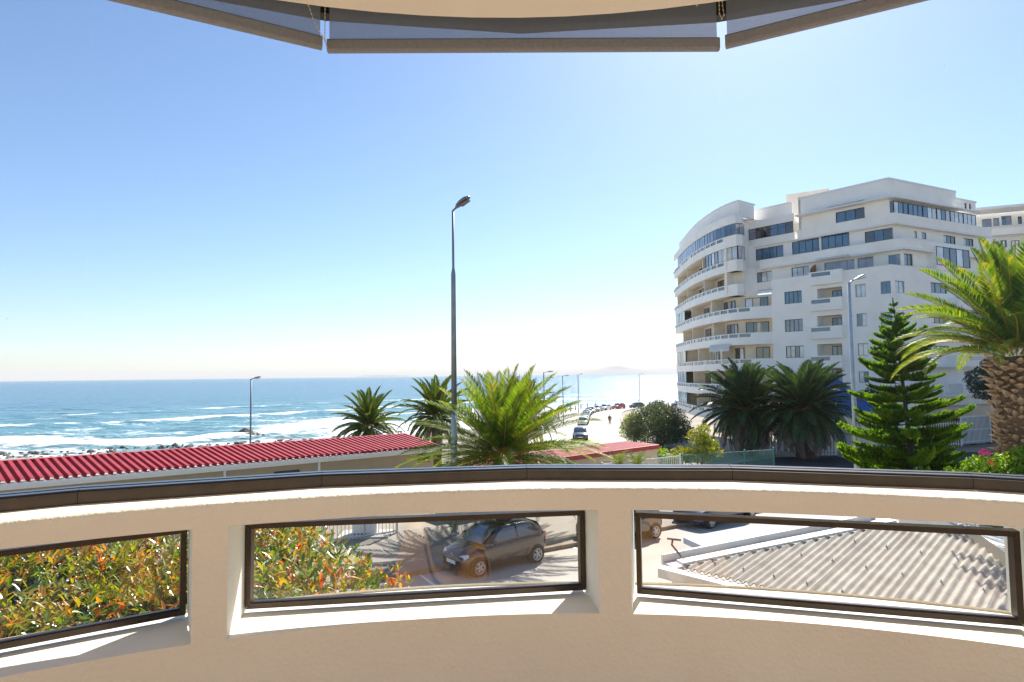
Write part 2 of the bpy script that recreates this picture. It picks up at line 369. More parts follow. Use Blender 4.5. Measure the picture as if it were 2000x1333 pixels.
# upper panes
ztop = CAM_Z + 1.6
for i, (a, b) in enumerate(zip(VA[1:7], VA[2:8])):
    A = Vector(pol(3.559, a, ZL + .043)); B = Vector(pol(3.559, b, ZL + .043)); u = (B - A); L = u.length
    o = MB().quad((.0015, 0, 0), (L - .0015, 0, 0), (L - .0015, 0, ztop - A.z), (.0015, 0, ztop - A.z)).build('pane', M['clear'], bay)
    o.location = A - Vector(pol(3.45, 0, ZL)); o.rotation_euler = (0, 0, math.atan2(u.y, u.x))
for a, b in zip(VA[1:7], VA[2:8]):
    mb = MB(); inv = Vector(pol(3.45, 0, ZL)); v = []
    for an in (a, b): v += [Vector(pol(r, an, z)) - inv for r, z in ((3.50, CAM_Z + 1.40), (3.552, CAM_Z + 1.40), (3.552, CAM_Z + 1.62), (3.50, CAM_Z + 1.62))]
    mb.add(v, [(0,1,5,4),(1,2,6,5),(2,3,7,6),(3,0,4,7),(3,2,1,0),(4,5,6,7)]); mb.build('head_length', M['framedark'], bay)

# roller blinds
def fabric_mat():
    m = M['fabric']; nt = m.node_tree; b = nt.nodes['Principled BSDF']; o = nt.nodes['Material Output']
    t = nt.nodes.new('ShaderNodeBsdfTransparent'); tl = nt.nodes.new('ShaderNodeBsdfTranslucent'); tl.inputs[0].default_value = (.30, .28, .26, 1)
    m1 = nt.nodes.new('ShaderNodeMixShader'); m1.inputs[0].default_value = .5; nt.links.new(b.outputs[0], m1.inputs[1]); nt.links.new(tl.outputs[0], m1.inputs[2])
    m2 = nt.nodes.new('ShaderNodeMixShader'); m2.inputs[0].default_value = .22; nt.links.new(m1.outputs[0], m2.inputs[1]); nt.links.new(t.outputs[0], m2.inputs[2]); nt.links.new(m2.outputs[0], o.inputs['Surface'])
fabric_mat()
ZBL = CAM_Z + 1.16
def blind(A, B, label):
    A = Vector((*A, ZBL)); B = Vector((*B, ZBL)); u = B - A; L = u.length
    root = thing('roller_blind', label, 'blind', A, math.atan2(u.y, u.x), 'roller blinds above the bay window')
    mb = MB(); nn = 24; v = []
    for i in range(nn + 1):
        x = .004 + (L - .008) * i / nn; y = .006 * math.sin(i * .9) * .5
        v += [(x, y, .046), (x, y * .5, .2), (x, 0, .42)]
    mb.add(v, [(i*3+j, (i+1)*3+j, (i+1)*3+j+1, i*3+j+1) for i in range(nn) for j in range(2)]).build('fabric', M['fabric'], root, True)
    mb = MB(); pr = [(-.008, 0), (.008, 0), (.012, .008), (.012, .04), (.006, .047), (-.006, .047), (-.012, .04), (-.012, .008)]
    v = [(x, y, z) for x in (-.002, L + .002) for y, z in pr]
    mb.add(v, [(i, (i+1) % 8, 8 + (i+1) % 8, 8 + i) for i in range(8)] + [tuple(range(8))[::-1], tuple(range(8, 16))]).build('bottom_bar', M['bar'], root)
    mb = MB(); mb.tube([(-.005, 0, .44), (L + .005, 0, .44)], .03, 12).build('roller', M['framedark'], root, True)
    return root, L
b1, L1 = blind((-.646, 2.137), (.757, 2.155), 'dark grey roller blind in the middle, longest of the three')
b0, L0 = blind((-1.72, 1.545), (-.664, 2.116), 'dark grey roller blind angled away on the left')
b2, L2 = blind((.779, 2.139), (1.86, 1.58), 'dark grey roller blind angled away on the right')
def chain(parent, pts):
    mb = MB()
    for p, q in zip(pts, pts[1:]):
        mb.tube([p, q], .0012, 5)
        d = Vector(q) - Vector(p); n_ = max(1, int(d.length / .014))
        for k in range(n_):
            c = Vector(p) + d * (k / n_)
            mb.tube([c - Vector((0, 0, .003)), c, c + Vector((0, 0, .003))], [.0012, .0032, .0012], 6)
    mb.build('bead_chain', M['chain'], parent)
chain(b0, [(L0 - .075, -.03, .22), (L0 - .05, -.03, .13), (L0 - .03, -.03, .075), (L0 + .005, -.03, .02), (L0 + .012, -.03, -.002), (L0 + .006, -.03, .03), (L0 + .006, -.03, .22)])
chain(b1, [(L1 - .12, -.05, .2), (L1 - .10, -.05, .146), (L1 - .09, -.05, .138), (L1 - .08, -.05, .15), (L1 - .055, -.05, .2)])
chain(b1, [(L1 + .006, -.03, .24), (L1 + .008, -.03, .15), (L1 + .012, -.03, .115), (L1 + .004, -.03, .10), (L1 - .004, -.03, .12), (L1 - .004, -.03, .24)])

# ------------------------------------------------------------------ land, sea
COAST = [(-260, 34), (-160, 44), (-110, 51), (-78, 57), (-50, 66), (-30, 78), (-12, 110), (0, 145), (15, 172), (30, 186), (60, 198), (120, 206), (260, 210), (520, 190)]
SEA_Z = -5.0
CP = np.array(COAST, float)
def shore_dist(X, Y):
    """signed distance to the coast line, positive on land"""
    X = np.asarray(X, float); Y = np.asarray(Y, float); best = np.full(X.shape, 1e9)
    for (x0, y0), (x1, y1) in zip(CP[:-1], CP[1:]):
        dx, dy = x1 - x0, y1 - y0; t = np.clip(((X - x0) * dx + (Y - y0) * dy) / (dx*dx + dy*dy), 0, 1)
        best = np.minimum(best, np.hypot(X - x0 - t*dx, Y - y0 - t*dy))
    yc = np.interp(X, CP[:, 0], CP[:, 1]); return np.where(Y < yc, best, -best)
def vnoise(x, y, seed=0):
    xi = np.floor(x).astype(int); yi = np.floor(y).astype(int); fx = x - xi; fy = y - yi
    fx = fx*fx*(3-2*fx); fy = fy*fy*(3-2*fy)
    def h(a, b): return ((np.sin(a * 127.1 + b * 311.7 + seed * 17.3) * 43758.5453) % 1.0)
    return (h(xi, yi)*(1-fx) + h(xi+1, yi)*fx)*(1-fy) + (h(xi, yi+1)*(1-fx) + h(xi+1, yi+1)*fx)*fy
def land_z(Y): return np.interp(Y, [35, 115], [0, -2.8])
def lz(y): return float(land_z(y))
def grid_mesh(name, X, Y, Z, m, attrs=None, smooth=True):
    nr, nc = X.shape; me = bpy.data.meshes.new(name)
    v = np.stack([X, Y, Z], -1).reshape(-1, 3); idx = np.arange(nr*nc).reshape(nr, nc)
    f = np.stack([idx[:-1, :-1], idx[:-1, 1:], idx[1:, 1:], idx[1:, :-1]], -1).reshape(-1, 4)
    me.from_pydata(v.tolist(), [], f.tolist()); me.update(); me.materials.append(m)
    if smooth: me.polygons.foreach_set('use_smooth', [True] * len(me.polygons))
    for k_, a in (attrs or {}).items():
        at = me.attributes.new(k_, 'FLOAT', 'POINT'); at.data.foreach_set('value', a.reshape(-1).astype(np.float32))
    return link(name, me)
gx = np.concatenate([np.linspace(-260, -60, 70), np.linspace(-58, 60, 90), np.linspace(63, 420, 90)])
gy = np.linspace(-40, 225, 180)
X, Y = np.meshgrid(gx, gy); D = shore_dist(X, Y)
rough_ = (vnoise(X*.35, Y*.35, 1) - .5) * 1.3 + (vnoise(X*.9, Y*.9, 2) - .5) * .7
Z = np.where(D > 9, land_z(Y), np.interp(D, [-40, -12, 0, 6, 9], [-9, -6.6, -4.9, -3.9, 0]) + np.where((D > 6), 0, rough_ * .8))
Z = np.where((D > 6) & (D <= 9), -4 + (land_z(Y) + 4) * np.clip((D - 6) / 1.0, 0, 1), Z) - .02
tag(grid_mesh('ground', X, Y, Z, M['soil']), kind='structure')

def sea_material():
    m = bpy.data.materials.new('sea_water'); m.use_nodes = True; nt = m.node_tree; b = nt.nodes['Principled BSDF']
    N = lambda t: nt.nodes.new(t); Lk = nt.links.new
    tc = N('ShaderNodeTexCoord'); sh = N('ShaderNodeAttribute'); sh.attribute_name = 'shore'
    def noise(sx, sy, det, rot=0.0, dist=0.0):
        mp = N('ShaderNodeMapping'); mp.inputs['Scale'].default_value = (sx, sy, sx); mp.inputs['Rotation'].default_value = (0, 0, rot)
        Lk(tc.outputs['Object'], mp.inputs['Vector']); n = N('ShaderNodeTexNoise'); n.inputs['Scale'].default_value = 1; n.inputs['Detail'].default_value = det
        n.inputs['Distortion'].default_value = dist; Lk(mp.outputs[0], n.inputs['Vector']); return n
    def mrange(inp, a, c, d=0, e=1, smooth=True):
        r = N('ShaderNodeMapRange'); r.interpolation_type = 'SMOOTHSTEP' if smooth else 'LINEAR'
        r.inputs[1].default_value = a; r.inputs[2].default_value = c; r.inputs[3].default_value = d; r.inputs[4].default_value = e; Lk(inp, r.inputs[0]); return r.outputs[0]
    def math_(op, a, c):
        q = N('ShaderNodeMath'); q.operation = op
        for i, x in enumerate((a, c)):
            if isinstance(x, (int, float)): q.inputs[i].default_value = x
            else: Lk(x, q.inputs[i])
        return q.outputs[0]
    # water colour: turquoise over the shallows, deeper blue outside
    big = noise(.006, .02, 3, .3)
    ramp = N('ShaderNodeValToRGB'); e = ramp.color_ramp.elements
    e[0].position = 0; e[0].color = (.20, .33, .30, 1); e[1].position = 1; e[1].color = (.06, .17, .255, 1)
    q = e.new(.3); q.color = (.11, .25, .29, 1)
    d1 = mrange(sh.outputs['Fac'], 0, 260, 0, 1, False); d2 = math_('ADD', d1, math_('MULTIPLY', math_('SUBTRACT', big.outputs['Fac'], .5), .5)); Lk(d2, ramp.inputs['Fac'])
    # foam: probability by distance from the shore, broken up by noise
    pr = N('ShaderNodeValToRGB'); pr.color_ramp.interpolation = 'EASE'; e = pr.color_ramp.elements
    e[0].position = 0; e[0].color = (.85,)*3 + (1,); e[1].position = 1; e[1].color = (.0,)*3 + (1,)
    for p_, c in ((.05, .78), (.10, .66), (.15, .58), (.19, .50), (.215, .50), (.235, .74), (.28, .66), (.31, .46), (.42, .41), (.455, .62), (.485, .40), (.68, .37), (.715, .55), (.75, .34)):
        q = e.new(p_); q.color = (c, c, c, 1)
    wob = noise(.018, .018, 3)
    shw = math_('ADD', sh.outputs['Fac'], math_('MULTIPLY', math_('SUBTRACT', wob.outputs['Fac'], .5), 34))
    Lk(mrange(shw, 0, 200, 0, 1, False), pr.inputs['Fac'])
    nf = noise(.10, .22, 8, .25, .6); nf2 = noise(.6, 1.1, 6, .25, .4)
    nn = math_('ADD', math_('MULTIPLY', nf.outputs['Fac'], .68), math_('MULTIPLY', nf2.outputs['Fac'], .32))
    fo = mrange(math_('ADD', math_('SUBTRACT', nn, 1.0), pr.outputs['Color']), -.04, .13)
    mix = N('ShaderNodeMixRGB'); mix.inputs[2].default_value = (.80, .82, .83, 1); Lk(fo, mix.inputs[0]); Lk(ramp.outputs[0], mix.inputs[1]); Lk(mix.outputs[0], b.inputs['Base Color'])
    Lk(mrange(fo, 0, 1, .22, .8), b.inputs['Roughness']); b.inputs['IOR'].default_value = 1.33; b.inputs['Specular IOR Level'].default_value = .34
    w1 = noise(.25, .7, 6, .2); w2 = noise(1.3, 2.6, 4, .25); w3 = noise(.035, .11, 4, .15)
    hsum = math_('ADD', math_('ADD', math_('MULTIPLY', w1.outputs['Fac'], 1.1), math_('MULTIPLY', w2.outputs['Fac'], .25)), math_('MULTIPLY', w3.outputs['Fac'], 5.0))
    bp = N('ShaderNodeBump'); bp.inputs['Strength'].default_value = .8; bp.inputs['Distance'].default_value = 1.0; Lk(hsum, bp.inputs['Height']); Lk(bp.outputs[0], b.inputs['Normal'])
    return m
rr = np.concatenate([np.geomspace(55, 420, 330), np.geomspace(425, 60000, 120)])
tt = np.linspace(-1.5, 1.5, 420)
T, RR = np.meshgrid(tt, rr); X = T * RR; Y = RR.copy(); D = -shore_dist(X, Y)
amp = np.clip(1 - (RR - 150) / 300, 0, 1)
wob = (vnoise(X*.018, Y*.018, 5) - .5) * 30 + (vnoise(X*.06, Y*.06, 8) - .5) * 8
Dw = D + wob
ridge = lambda c, w: np.exp(-((Dw - c) / w) ** 2)
along = vnoise(X*.03 + 9, Y*.03, 12)
h = ridge(32, 3.2) * 1.15 * np.clip(along * 2 - .5, 0, 1) + ridge(47, 3.4) * .8 + ridge(90, 7) * .7 + ridge(142, 9) * .6
Z = SEA_Z + amp * (h + (vnoise(X*.12, Y*.3, 3) - .5) * .45 + (vnoise(X*.5, Y*.9, 4) - .5) * .25)
tag(grid_mesh('sea', X, Y, Z, sea_material(), {'shore': Dw}), kind='structure')

# shore rocks (uncountable) and the rock standing in the surf
def rock_shape(mb, c, s, r_, flat=.6):
    bm = bmesh.new(); bmesh.ops.create_icosphere(bm, subdivisions=1, radius=1)
    rot = Matrix.Rotation(r_.random() * 6.28, 3, 'Z'); sx, sy, sz = s * r_.uniform(.7, 1.4), s * r_.uniform(.7, 1.3), s * flat * r_.uniform(.6, 1.2)
    vs = []
    for v in bm.verts:
        p = v.co * r_.uniform(.75, 1.2); vs.append(Vector(c) + rot @ Vector((p.x*sx, p.y*sy, p.z*sz)))
    mb.add(vs, [tuple(v.index for v in f.verts) for f in bm.faces]); bm.free()
mb = MB(); r_ = random.Random(3)
for _ in range(3800):
    x = r_.uniform(-170, -14); yc = float(np.interp(x, CP[:, 0], CP[:, 1])); y = yc + (r_.uniform(6, 42) if x < -22 else r_.gauss(2, 4))
    dd = float(shore_dist(np.array([x]), np.array([y]))[0])
    if dd > 6: continue
    rock_shape(mb, (x, y, SEA_Z + .2 + max(0, dd) * .12 + r_.uniform(-.3, .15)), r_.choice([.15, .2, .25, .3, .4, .6]), r_)
tag(mb.build('shore_rocks', M['rock']), 'dark wet boulders scattered along the rocky shoreline', 'rocks', kind='stuff')
c = G(483, 851, SEA_Z); mb = MB(); r_ = random.Random(5)
for dx, dy, s in ((-2.2, 0, 1.3), (-.7, .5, 1.8), (.8, .3, 1.5), (2.1, .2, .9), (3.3, 0, .6), (-3.2, -.2, .7), (-.2, 0, 1.5)): rock_shape(mb, (dx, dy, .1), s, r_, .62)
o = mb.build('sea_rock', M['rock']); o.location = c; tag(o, 'flat dark rock standing in the surf', 'rock')

# far land beyond the bay
def far_land(name, px0, px1, hpx, Yd, seed, label):
    mb = MB(); nn = 90; v = []
    for i in range(nn + 1):
        t = i / nn; px = px0 + (px1 - px0) * t
        base = P(px, 733, Yd); hh = hpx(t) / F_PX * Yd
        for j, (dy, k_) in enumerate(((0, 0), (Yd*.02, 1), (Yd*.05, .9), (Yd*.08, 0))): v.append((base.x * (1 + dy / Yd), Yd + dy, SEA_Z - 1 + max(0, hh) * k_))
    mb.add(v, [(i*4+j, (i+1)*4+j, (i+1)*4+j+1, i*4+j+1) for i in range(nn) for j in range(3)])
    o = mb.build(name, M['island'], None, True); tag(o, kind='structure')
nz = lambda t, s: float(vnoise(np.array([t * 14 + s]), np.array([s * 1.7]), 4)[0])
far_land('far_island', 655, 835, lambda t: 5.0 * min(1, t * 6, (1 - t) * 5) * (.45 + .6 * math.exp(-((t - .5) / .25) ** 2)) * (.8 + .3 * nz(t * 2, 3)), 11000, 1, '')
far_land('far_mountain', 880, 1330, lambda t: 7 * math.exp(-((t - .715) / .06) ** 2) + 7 * math.exp(-((t - .70) / .16) ** 2) + 4 * (nz(t, 7)) * min(1, t * 5, (1 - t) * 5), 44000, 2, '')

# roads
def sheet(name, poly, m, dz, n=1):
    mb = MB(); mb.add([(x, y, lz(y) + dz) for x, y in poly], [tuple(range(len(poly)))]); o = mb.build(name, m)
    if n > 1:
        bm = bmesh.new(); bm.from_mesh(o.data); bmesh.ops.triangulate(bm, faces=bm.faces); bmesh.ops.subdivide_edges(bm, edges=bm.edges, cuts=n, use_grid_fill=True)
        for v in bm.verts: v.co.z = lz(v.co.y) + dz
        bm.to_mesh(o.data); bm.free()
    return tag(o, kind='structure')
def strip(name, ctr, hw, m, dz, z=None):
    pts = smooth_poly(ctr, 10); a = offset(pts, hw); b = offset(pts, -hw); mb = MB(); nn = len(pts)
    v = []
    for i in range(nn): v += [(a[i][0], a[i][1], lz(a[i][1]) + dz), (b[i][0], b[i][1], lz(b[i][1]) + dz)]
    mb.add(v, [(i*2, i*2+1, i*2+3, i*2+2) for i in range(nn-1)]); return tag(mb.build(name, m), kind='structure')
KA, KB = Vector((-14, 14.4)), Vector((13.4, 30.2))          # kerb line behind the parked cars
ku = (KB - KA).normalized(); kn = Vector((-ku.y, ku.x))
sheet('street', [(-30, -8), (45, -8), (48, 44), (14, 44), (KB.x, KB.y), (KA.x, KA.y), (-30, 5)], M['asphalt'], .004)
ROADC = [(9.5, 36), (10.0, 50), (10.8, 69), (13, 92), (16.2, 114), (22.6, 150), (33, 171), (60, 181), (110, 187)]
strip('promenade_road', ROADC, 3.9, M['asphalt'], .012)
sheet('side_road', [(14, 38), (48, 38), (90, 52), (90, 60), (60, 56.5), (36, 53.5), (22, 51.5), (14, 45)], M['tar'], .02)
# pavement with a raised kerb
mb = MB(); a, b = KA, KB; c, d = KB + kn * 5.2, KA + kn * 5.2
mb.add([(p.x, p.y, z) for z in (0, .13) for p in (a, b, c, d)], [(4,5,6,7), (0,1,5,4), (1,2,6,5), (2,3,7,6), (3,0,4,7)])
pv = mb.build('pavement', M['paving']); tag(pv, kind='structure')
nk = 28; Lk_ = (KB - KA).length / nk; me = MB().box((.01, -.16, 0), (Lk_ - .01, .0, .142)).mesh('kerb_stone', M['kerb'])
for i in range(nk):
    p = KA + ku * (i * Lk_); o = link('kerb_stone', me, pv, (p.x, p.y, 0.004), (0, 0, math.atan2(ku.y, ku.x)))
pc = smooth_poly([(ROADC[i][0] + 4.1, ROADC[i][1]) for i in range(2, 7)], 8)
mb = MB(); pts = pc
for p, q in zip(pts, pts[1:]): mb.bar((p[0], p[1], lz(p[1]) + .06), (q[0], q[1], lz(q[1]) + .06), .35, .28)
tag(mb.build('road_kerb', M['paleconc']), kind='structure')
strip('promenade', [(ROADC[i][0] - 8.0, ROADC[i][1]) for i in range(2, 6)] + [(28, 178), (60, 187)], 4.0, M['paleconc'], .03)
# bay markings by the car
mb = MB()
for t in (12.5, 18.6, 24.6):
    p = KA + ku * t; q = p - kn * 2.2; w = ku * .05
    mb.add([(p.x - w.x, p.y - w.y, .009), (p.x + w.x, p.y + w.y, .009), (q.x + w.x, q.y + w.y, .009), (q.x - w.x, q.y - w.y, .009)], [(0, 1, 2, 3)])
tag(mb.build('parking_bay_marking', M['trim']), kind='structure')
# ------------------------------------------------------------------ apartment block
U1 = Vector((-.646, .764)).normalized(); U2 = Vector((.901, .433)).normalized()
N1 = Vector((-U1.y, U1.x)); N1 = N1 if N1.y < 0 else -N1       # outward (towards the street)
N2 = Vector((-U2.y, U2.x)); N2 = N2 if N2.y < 0 else -N2
ABASE = Vector((30, 72, -1.5))
apt = thing('apartment_block', 'white curved apartment block with balconies and stepped upper floors', 'building', ABASE)
def apart(mb, name, m, parent=None, sm=False):
    mb.v = [(p[0] - ABASE.x, p[1] - ABASE.y, p[2] - ABASE.z) for p in mb.v]
    return mb.build(name, m, parent if parent is not None else apt, sm)
class Plane:
    def __init__(s, A, u, n): s.A = Vector(A[:2]); s.u = u; s.n = n
    def pt(s, t, z, o=0.0): p = s.A + s.u * t + s.n * o; return Vector((p.x, p.y, z))
    def px(s, x, y):
        r = ray(x, y); r2 = Vector((r.x, r.y)); t = s.A.dot(s.n) / r2.dot(s.n); p = Vector((0, 0, CAM_Z)) + r * t
        return (Vector((p.x, p.y)) - s.A).dot(s.u), p.z
    def rect(s, x0, y0, x1, y1, level=None):
        a = s.px(x0, (y0 + y1) / 2); b = s.px(x1, (y0 + y1) / 2); m = (x0 + x1) / 2
        zt = s.px(m, y0)[1]; zb = s.px(m, y1)[1]; return min(a[0], b[0]), max(a[0], b[0]), zb, zt
def wall_holes(pl, t0, t1, z0, z1, holes, name='wall', m=None, depth=.22, parent=None, th=.3):
    """flat wall with real openings and reveals"""
    ts = sorted({t0, t1, *[h[0] for h in holes], *[h[1] for h in holes]}); zs = sorted({z0, z1, *[h[2] for h in holes], *[h[3] for h in holes]})
    ts = [t for t in ts if t0 <= t <= t1]; zs = [z for z in zs if z0 <= z <= z1]; mb = MB()
    for a, b in zip(ts, ts[1:]):
        run = None
        for c, d in zip(zs, zs[1:]):
            ins = any(h[0] < (a+b)/2 < h[1] and h[2] < (c+d)/2 < h[3] for h in holes)
            if not ins: mb.quad(pl.pt(a, c), pl.pt(b, c), pl.pt(b, d), pl.pt(a, d))
    for h in holes:
        dp = -(h[4] if len(h) > 4 else depth)
        a, b, c, d = h[:4]
        for p, q in (((a, c), (b, c)), ((b, c), (b, d)), ((b, d), (a, d)), ((a, d), (a, c))):
            mb.quad(pl.pt(*p), pl.pt(*q), pl.pt(*q, dp), pl.pt(*p, dp))
    return apart(mb, name, m or M['white'], parent)
RW = random.Random(11)
def window(pl, r4, n=4, fr='framedark', panes=('pane_blue',), off=-.1, rows=1, fw=.06, parent=None):
    a, b, c, d = r4; mb = MB()
    def fb(t0, z0, t1, z1): mb.add([pl.pt(t, z, o) for o in (off - .05, off) for t, z in ((t0, z0), (t1, z0), (t1, z1), (t0, z1))], [(0,1,2,3),(4,5,6,7),(0,1,5,4),(1,2,6,5),(2,3,7,6),(3,0,4,7)])
    fb(a, c, b, c + fw); fb(a, d - fw, b, d); fb(a, c + fw, a + fw, d - fw); fb(b - fw, c + fw, b, d - fw)
    for i in range(1, n): t = a + (b - a) * i / n; fb(t - fw * .4, c + fw, t + fw * .4, d - fw)
    if rows == 2:
        zz = c + (d - c) * .66
        for i in range(n): fb(a + (b-a)*i/n + fw, zz - .02, a + (b-a)*(i+1)/n - fw, zz + .02)
    w = apart(mb, 'window', M[fr], parent)
    for i in range(n):
        t0 = a + (b - a) * i / n + fw * .35; t1 = a + (b - a) * (i + 1) / n - fw * .35; k = RW.uniform(-.012, .012); j = RW.uniform(-.008, .008)
        q = MB().quad(pl.pt(t0, c + fw*.9, off - .03 + k), pl.pt(t1, c + fw*.9, off - .03 - k), pl.pt(t1, d - fw*.9, off - .03 - k + j), pl.pt(t0, d - fw*.9, off - .03 + k + j))
        apart(q, 'pane', M[RW.choice(panes)], w)
    return w
ZR = [2.15, 5.13, 8.08, 11.05, 14.0, 16.85, 19.75, 22.65]     # rail tops by level
A1 = Vector((37.1, 59.5)); PL1 = Plane(A1, U1, N1); PR1 = Plane(A1, U2, N2)
T_END = 12.15
# ---- lower block, left facade
lowA = []; wins = []
for x0, y0, x1, y1, p in ((1532, 569, 1566, 593, ('pane_blue',)), (1533, 624, 1568, 648, ('pane_grey',)), (1535, 676, 1570, 699, ('pane_curtain', 'pane_blue'))):
    r4 = PL1.rect(x0, y0, x1, y1); wins.append((r4, 4, 'framedark', p)); lowA.append(r4)
for x0, y0, x1, y1 in ((1670.5, 555.5, 1691, 580.5), (1673, 612.5, 1693, 638), (1675.5, 671, 1696, 695.5), (1677.5, 726, 1697, 748)):
    r4 = PL1.rect(x0, y0, x1, y1); wins.append((r4, 2, 'framegrey', ('pane_curtain', 'pane_blue'))); lowA.append(r4)
for y0, y1 in ((549, 574), (610, 636), (668, 694)):
    r4 = PL1.rect(1720, y0, 1747.5, y1); r4 = (.12, r4[1], r4[2], r4[3]); wins.append((r4, 2, 'framegrey', ('pane_blue',))); lowA.append(r4)
logg = []
for y0, y1 in ((562, 584), (616, 640), (672, 696), (718, 752)):
    a, b, c, d = PL1.rect(1596, y0, 1645, y1); h = (a, b, c - .25, d, 1.5); logg.append(h); lowA.append(h)
wall_holes(PL1, 0, T_END, -3, ZR[5], lowA)
for r4, nn, fr, p in wins: window(PL1, r4, nn, fr, p)
for i, h in enumerate(logg):
    a, b, c, d = h[:4]; mb = MB()
    mb.quad(PL1.pt(a, c, -1.5), PL1.pt(b, c, -1.5), PL1.pt(b, d, -1.5), PL1.pt(a, d, -1.5)); apart(mb, 'loggia_back_wall', M['cream_wall'])
    window(PL1, (a + .1, a + (b - a) * .62, c + .1, d - .2), 3, 'framedark', ('pane_dark', 'pane_blue', 'pane_blue'), -1.42)
def balcony_box(pl, t0, t1, z0, z1, out, g0, g1):
    """projecting balcony front: solid band with an opening for a glass strip"""
    mb = MB(); zg0, zg1 = z1 - .52, z1 - .12
    def bx(ta, tb, za, zb, oa, ob): mb.add([pl.pt(t, z, o) for o in (oa, ob) for t, z in ((ta, za), (tb, za), (tb, zb), (ta, zb))], [(0,1,2,3),(4,5,6,7),(0,1,5,4),(1,2,6,5),(2,3,7,6),(3,0,4,7)])
    bx(t0, t1, z0, zg0, .003, out); bx(t0, t1, zg1, z1, .003, out); bx(t0, g0, zg0, zg1, .003, out); bx(g1, t1, zg0, zg1, .003, out)
    b = apart(mb, 'balcony', M['white'])
    apart(MB().quad(pl.pt(g0, zg0, out - .08), pl.pt(g1, zg0, out - .08), pl.pt(g1, zg1, out - .08), pl.pt(g0, zg1, out - .08)), 'glass_strip', M['bglass'], b)
for y0, y1 in ((530, 556), (583, 607), (638, 662), (695, 719)):
    a, b, c, d = PL1.rect(1584, y0, 1648, y1)
    g = PL1.rect(1589, y0, 1626, y1); balcony_box(PL1, a, b, c, d, .55, g[0], g[1])
# ---- right facade of the lower block
rw = []
for x0, y0, x1, y1, nn, fr, p in ((1748.5, 549, 1767, 573, 2, 'framegrey', ('pane_curtain', 'pane_grey')), (1748.5, 611, 1769, 636, 2, 'framegrey', ('pane_grey',)), (1818, 553, 1850, 573, 3, 'framedark', ('pane_dark', 'pane_blue')),
        (1818, 608, 1846, 632, 3, 'framedark', ('pane_dark', 'pane_curtain')), (1824, 676, 1855, 691, 4, 'framedark', ('pane_dark', 'pane_curtain')), (1885, 680, 1935, 694, 5, 'framegrey', ('pane_curtain', 'pane_blue')), (1895, 610, 1930, 634, 4, 'framegrey', ('pane_blue',))):
    r4 = PR1.rect(x0, y0, x1, y1); r4 = (max(.12, r4[0]), r4[1], r4[2], r4[3]); rw.append((r4, nn, fr, p))
wall_holes(PR1, 0, 22, -3, ZR[5], [q[0] for q in rw])
for r4, nn, fr, p in rw: window(PR1, r4, nn, fr, p)
for zc in (5.1, 8.0, 10.95, 13.9):
    a = PR1.px(1812, 600)[0]; balcony_box(PR1, a + 3.2, a + 12.5, zc - 1.05, zc, 1.2, a + 4, a + 11.5)
    mb = MB(); mb.add([PR1.pt(t, z, o) for o in (.002, 1.15) for t, z in ((a - .2, zc - 1.2), (a + 12.6, zc - 1.2), (a + 12.6, zc - 1.04), (a - .2, zc - 1.04))], [(0,1,2,3),(4,5,6,7),(0,1,5,4),(1,2,6,5),(2,3,7,6),(3,0,4,7)])
    apart(mb, 'canopy_slab', M['trim'])
# roof of the lower block
mb = MB(); e1 = PL1.pt(T_END, ZR[5] - .9); e2 = PR1.pt(22, ZR[5] - .9); f1 = PL1.pt(T_END, ZR[5] - .9, -9); f2 = PR1.pt(22, ZR[5] - .9, -12)
mb.add([PL1.pt(0, ZR[5] - .9), e2, f2, f1, e1], [(0, 1, 2, 3, 4)]); apart(mb, 'terrace_floor', M['paving'])
mb = MB(); mb.ribbon([PL1.pt(T_END, 0, .02)[:2], PL1.pt(0, 0, .02)[:2]], ZR[5] - .04, ZR[5] + .05, .3, side=-1); mb.ribbon([PR1.pt(0, 0, .02)[:2], PR1.pt(22, 0, .02)[:2]], ZR[5] - .04, ZR[5] + .052, .3, side=-1)
apart(mb, 'parapet_coping', M['trim'])
# ---- stepped upper floors
def corner(px, py, z): g = G(px, py, z); return Vector((g.x, g.y))
A2 = corner(1764, 464.6, ZR[6]); A3 = corner(1747, 415, ZR[7]); A4 = corner(1735, 349, 26.3)
def band(pls, t1, t2, z0, z1, th, name='parapet_band', proud=0.0, m=None):
    mb = MB(); (pa, pb) = pls
    pts = [pa.pt(t1, 0, proud)[:2], (Vector(pa.pt(0, 0, 0)[:2]) + (pa.n + pb.n).normalized() * proud * 1.3)[:], pb.pt(t2, 0, proud)[:2]]
    mb.ribbon(pts, z0, z1, th, side=-1); n_ = len(mb.v)
    return apart(mb, name, m or M['white'])
# level 6 walls (recessed below band of level 6)
A2w = A2 - N1 * .45 - N2 * .45
PL2, PR2 = Plane(A2w, U1, N1), Plane(A2w, U2, N2)
W2 = []
for x0, y0, x1, y1, nn, fr, p in ((1476, 531, 1508, 551, 3, 'framedark', ('pane_curtain', 'pane_grey')), (1546, 521.5, 1580, 542, 3, 'framedark', ('pane_curtain',)), (1610, 510, 1669, 533, 4, 'framegrey', ('pane_grey',)), (1675, 503, 1706, 526, 2, 'framegrey', ('pane_grey',)), (1735, 497, 1763, 521, 3, 'framegrey', ('pane_grey', 'pane_blue'))):
    r4 = PL2.rect(x0, y0, x1, y1); W2.append(((max(.1, r4[0]), r4[1], r4[2], r4[3]), nn, fr, p))
wall_holes(PL2, 0, 15.5, ZR[5] - 1, ZR[6] - .8, [w[0] for w in W2]); [window(PL2, *w) for w in W2]
W2 = [(PR2.rect(1766, 496, 1783, 519), 2, 'framebrown', ('pane_dark', 'pane_grey')), (PR2.rect(1882, 508, 1896, 524), 2, 'framedark', ('pane_curtain',)), (PR2.rect(1912, 512, 1924, 528), 2, 'framedark', ('pane_curtain',))]
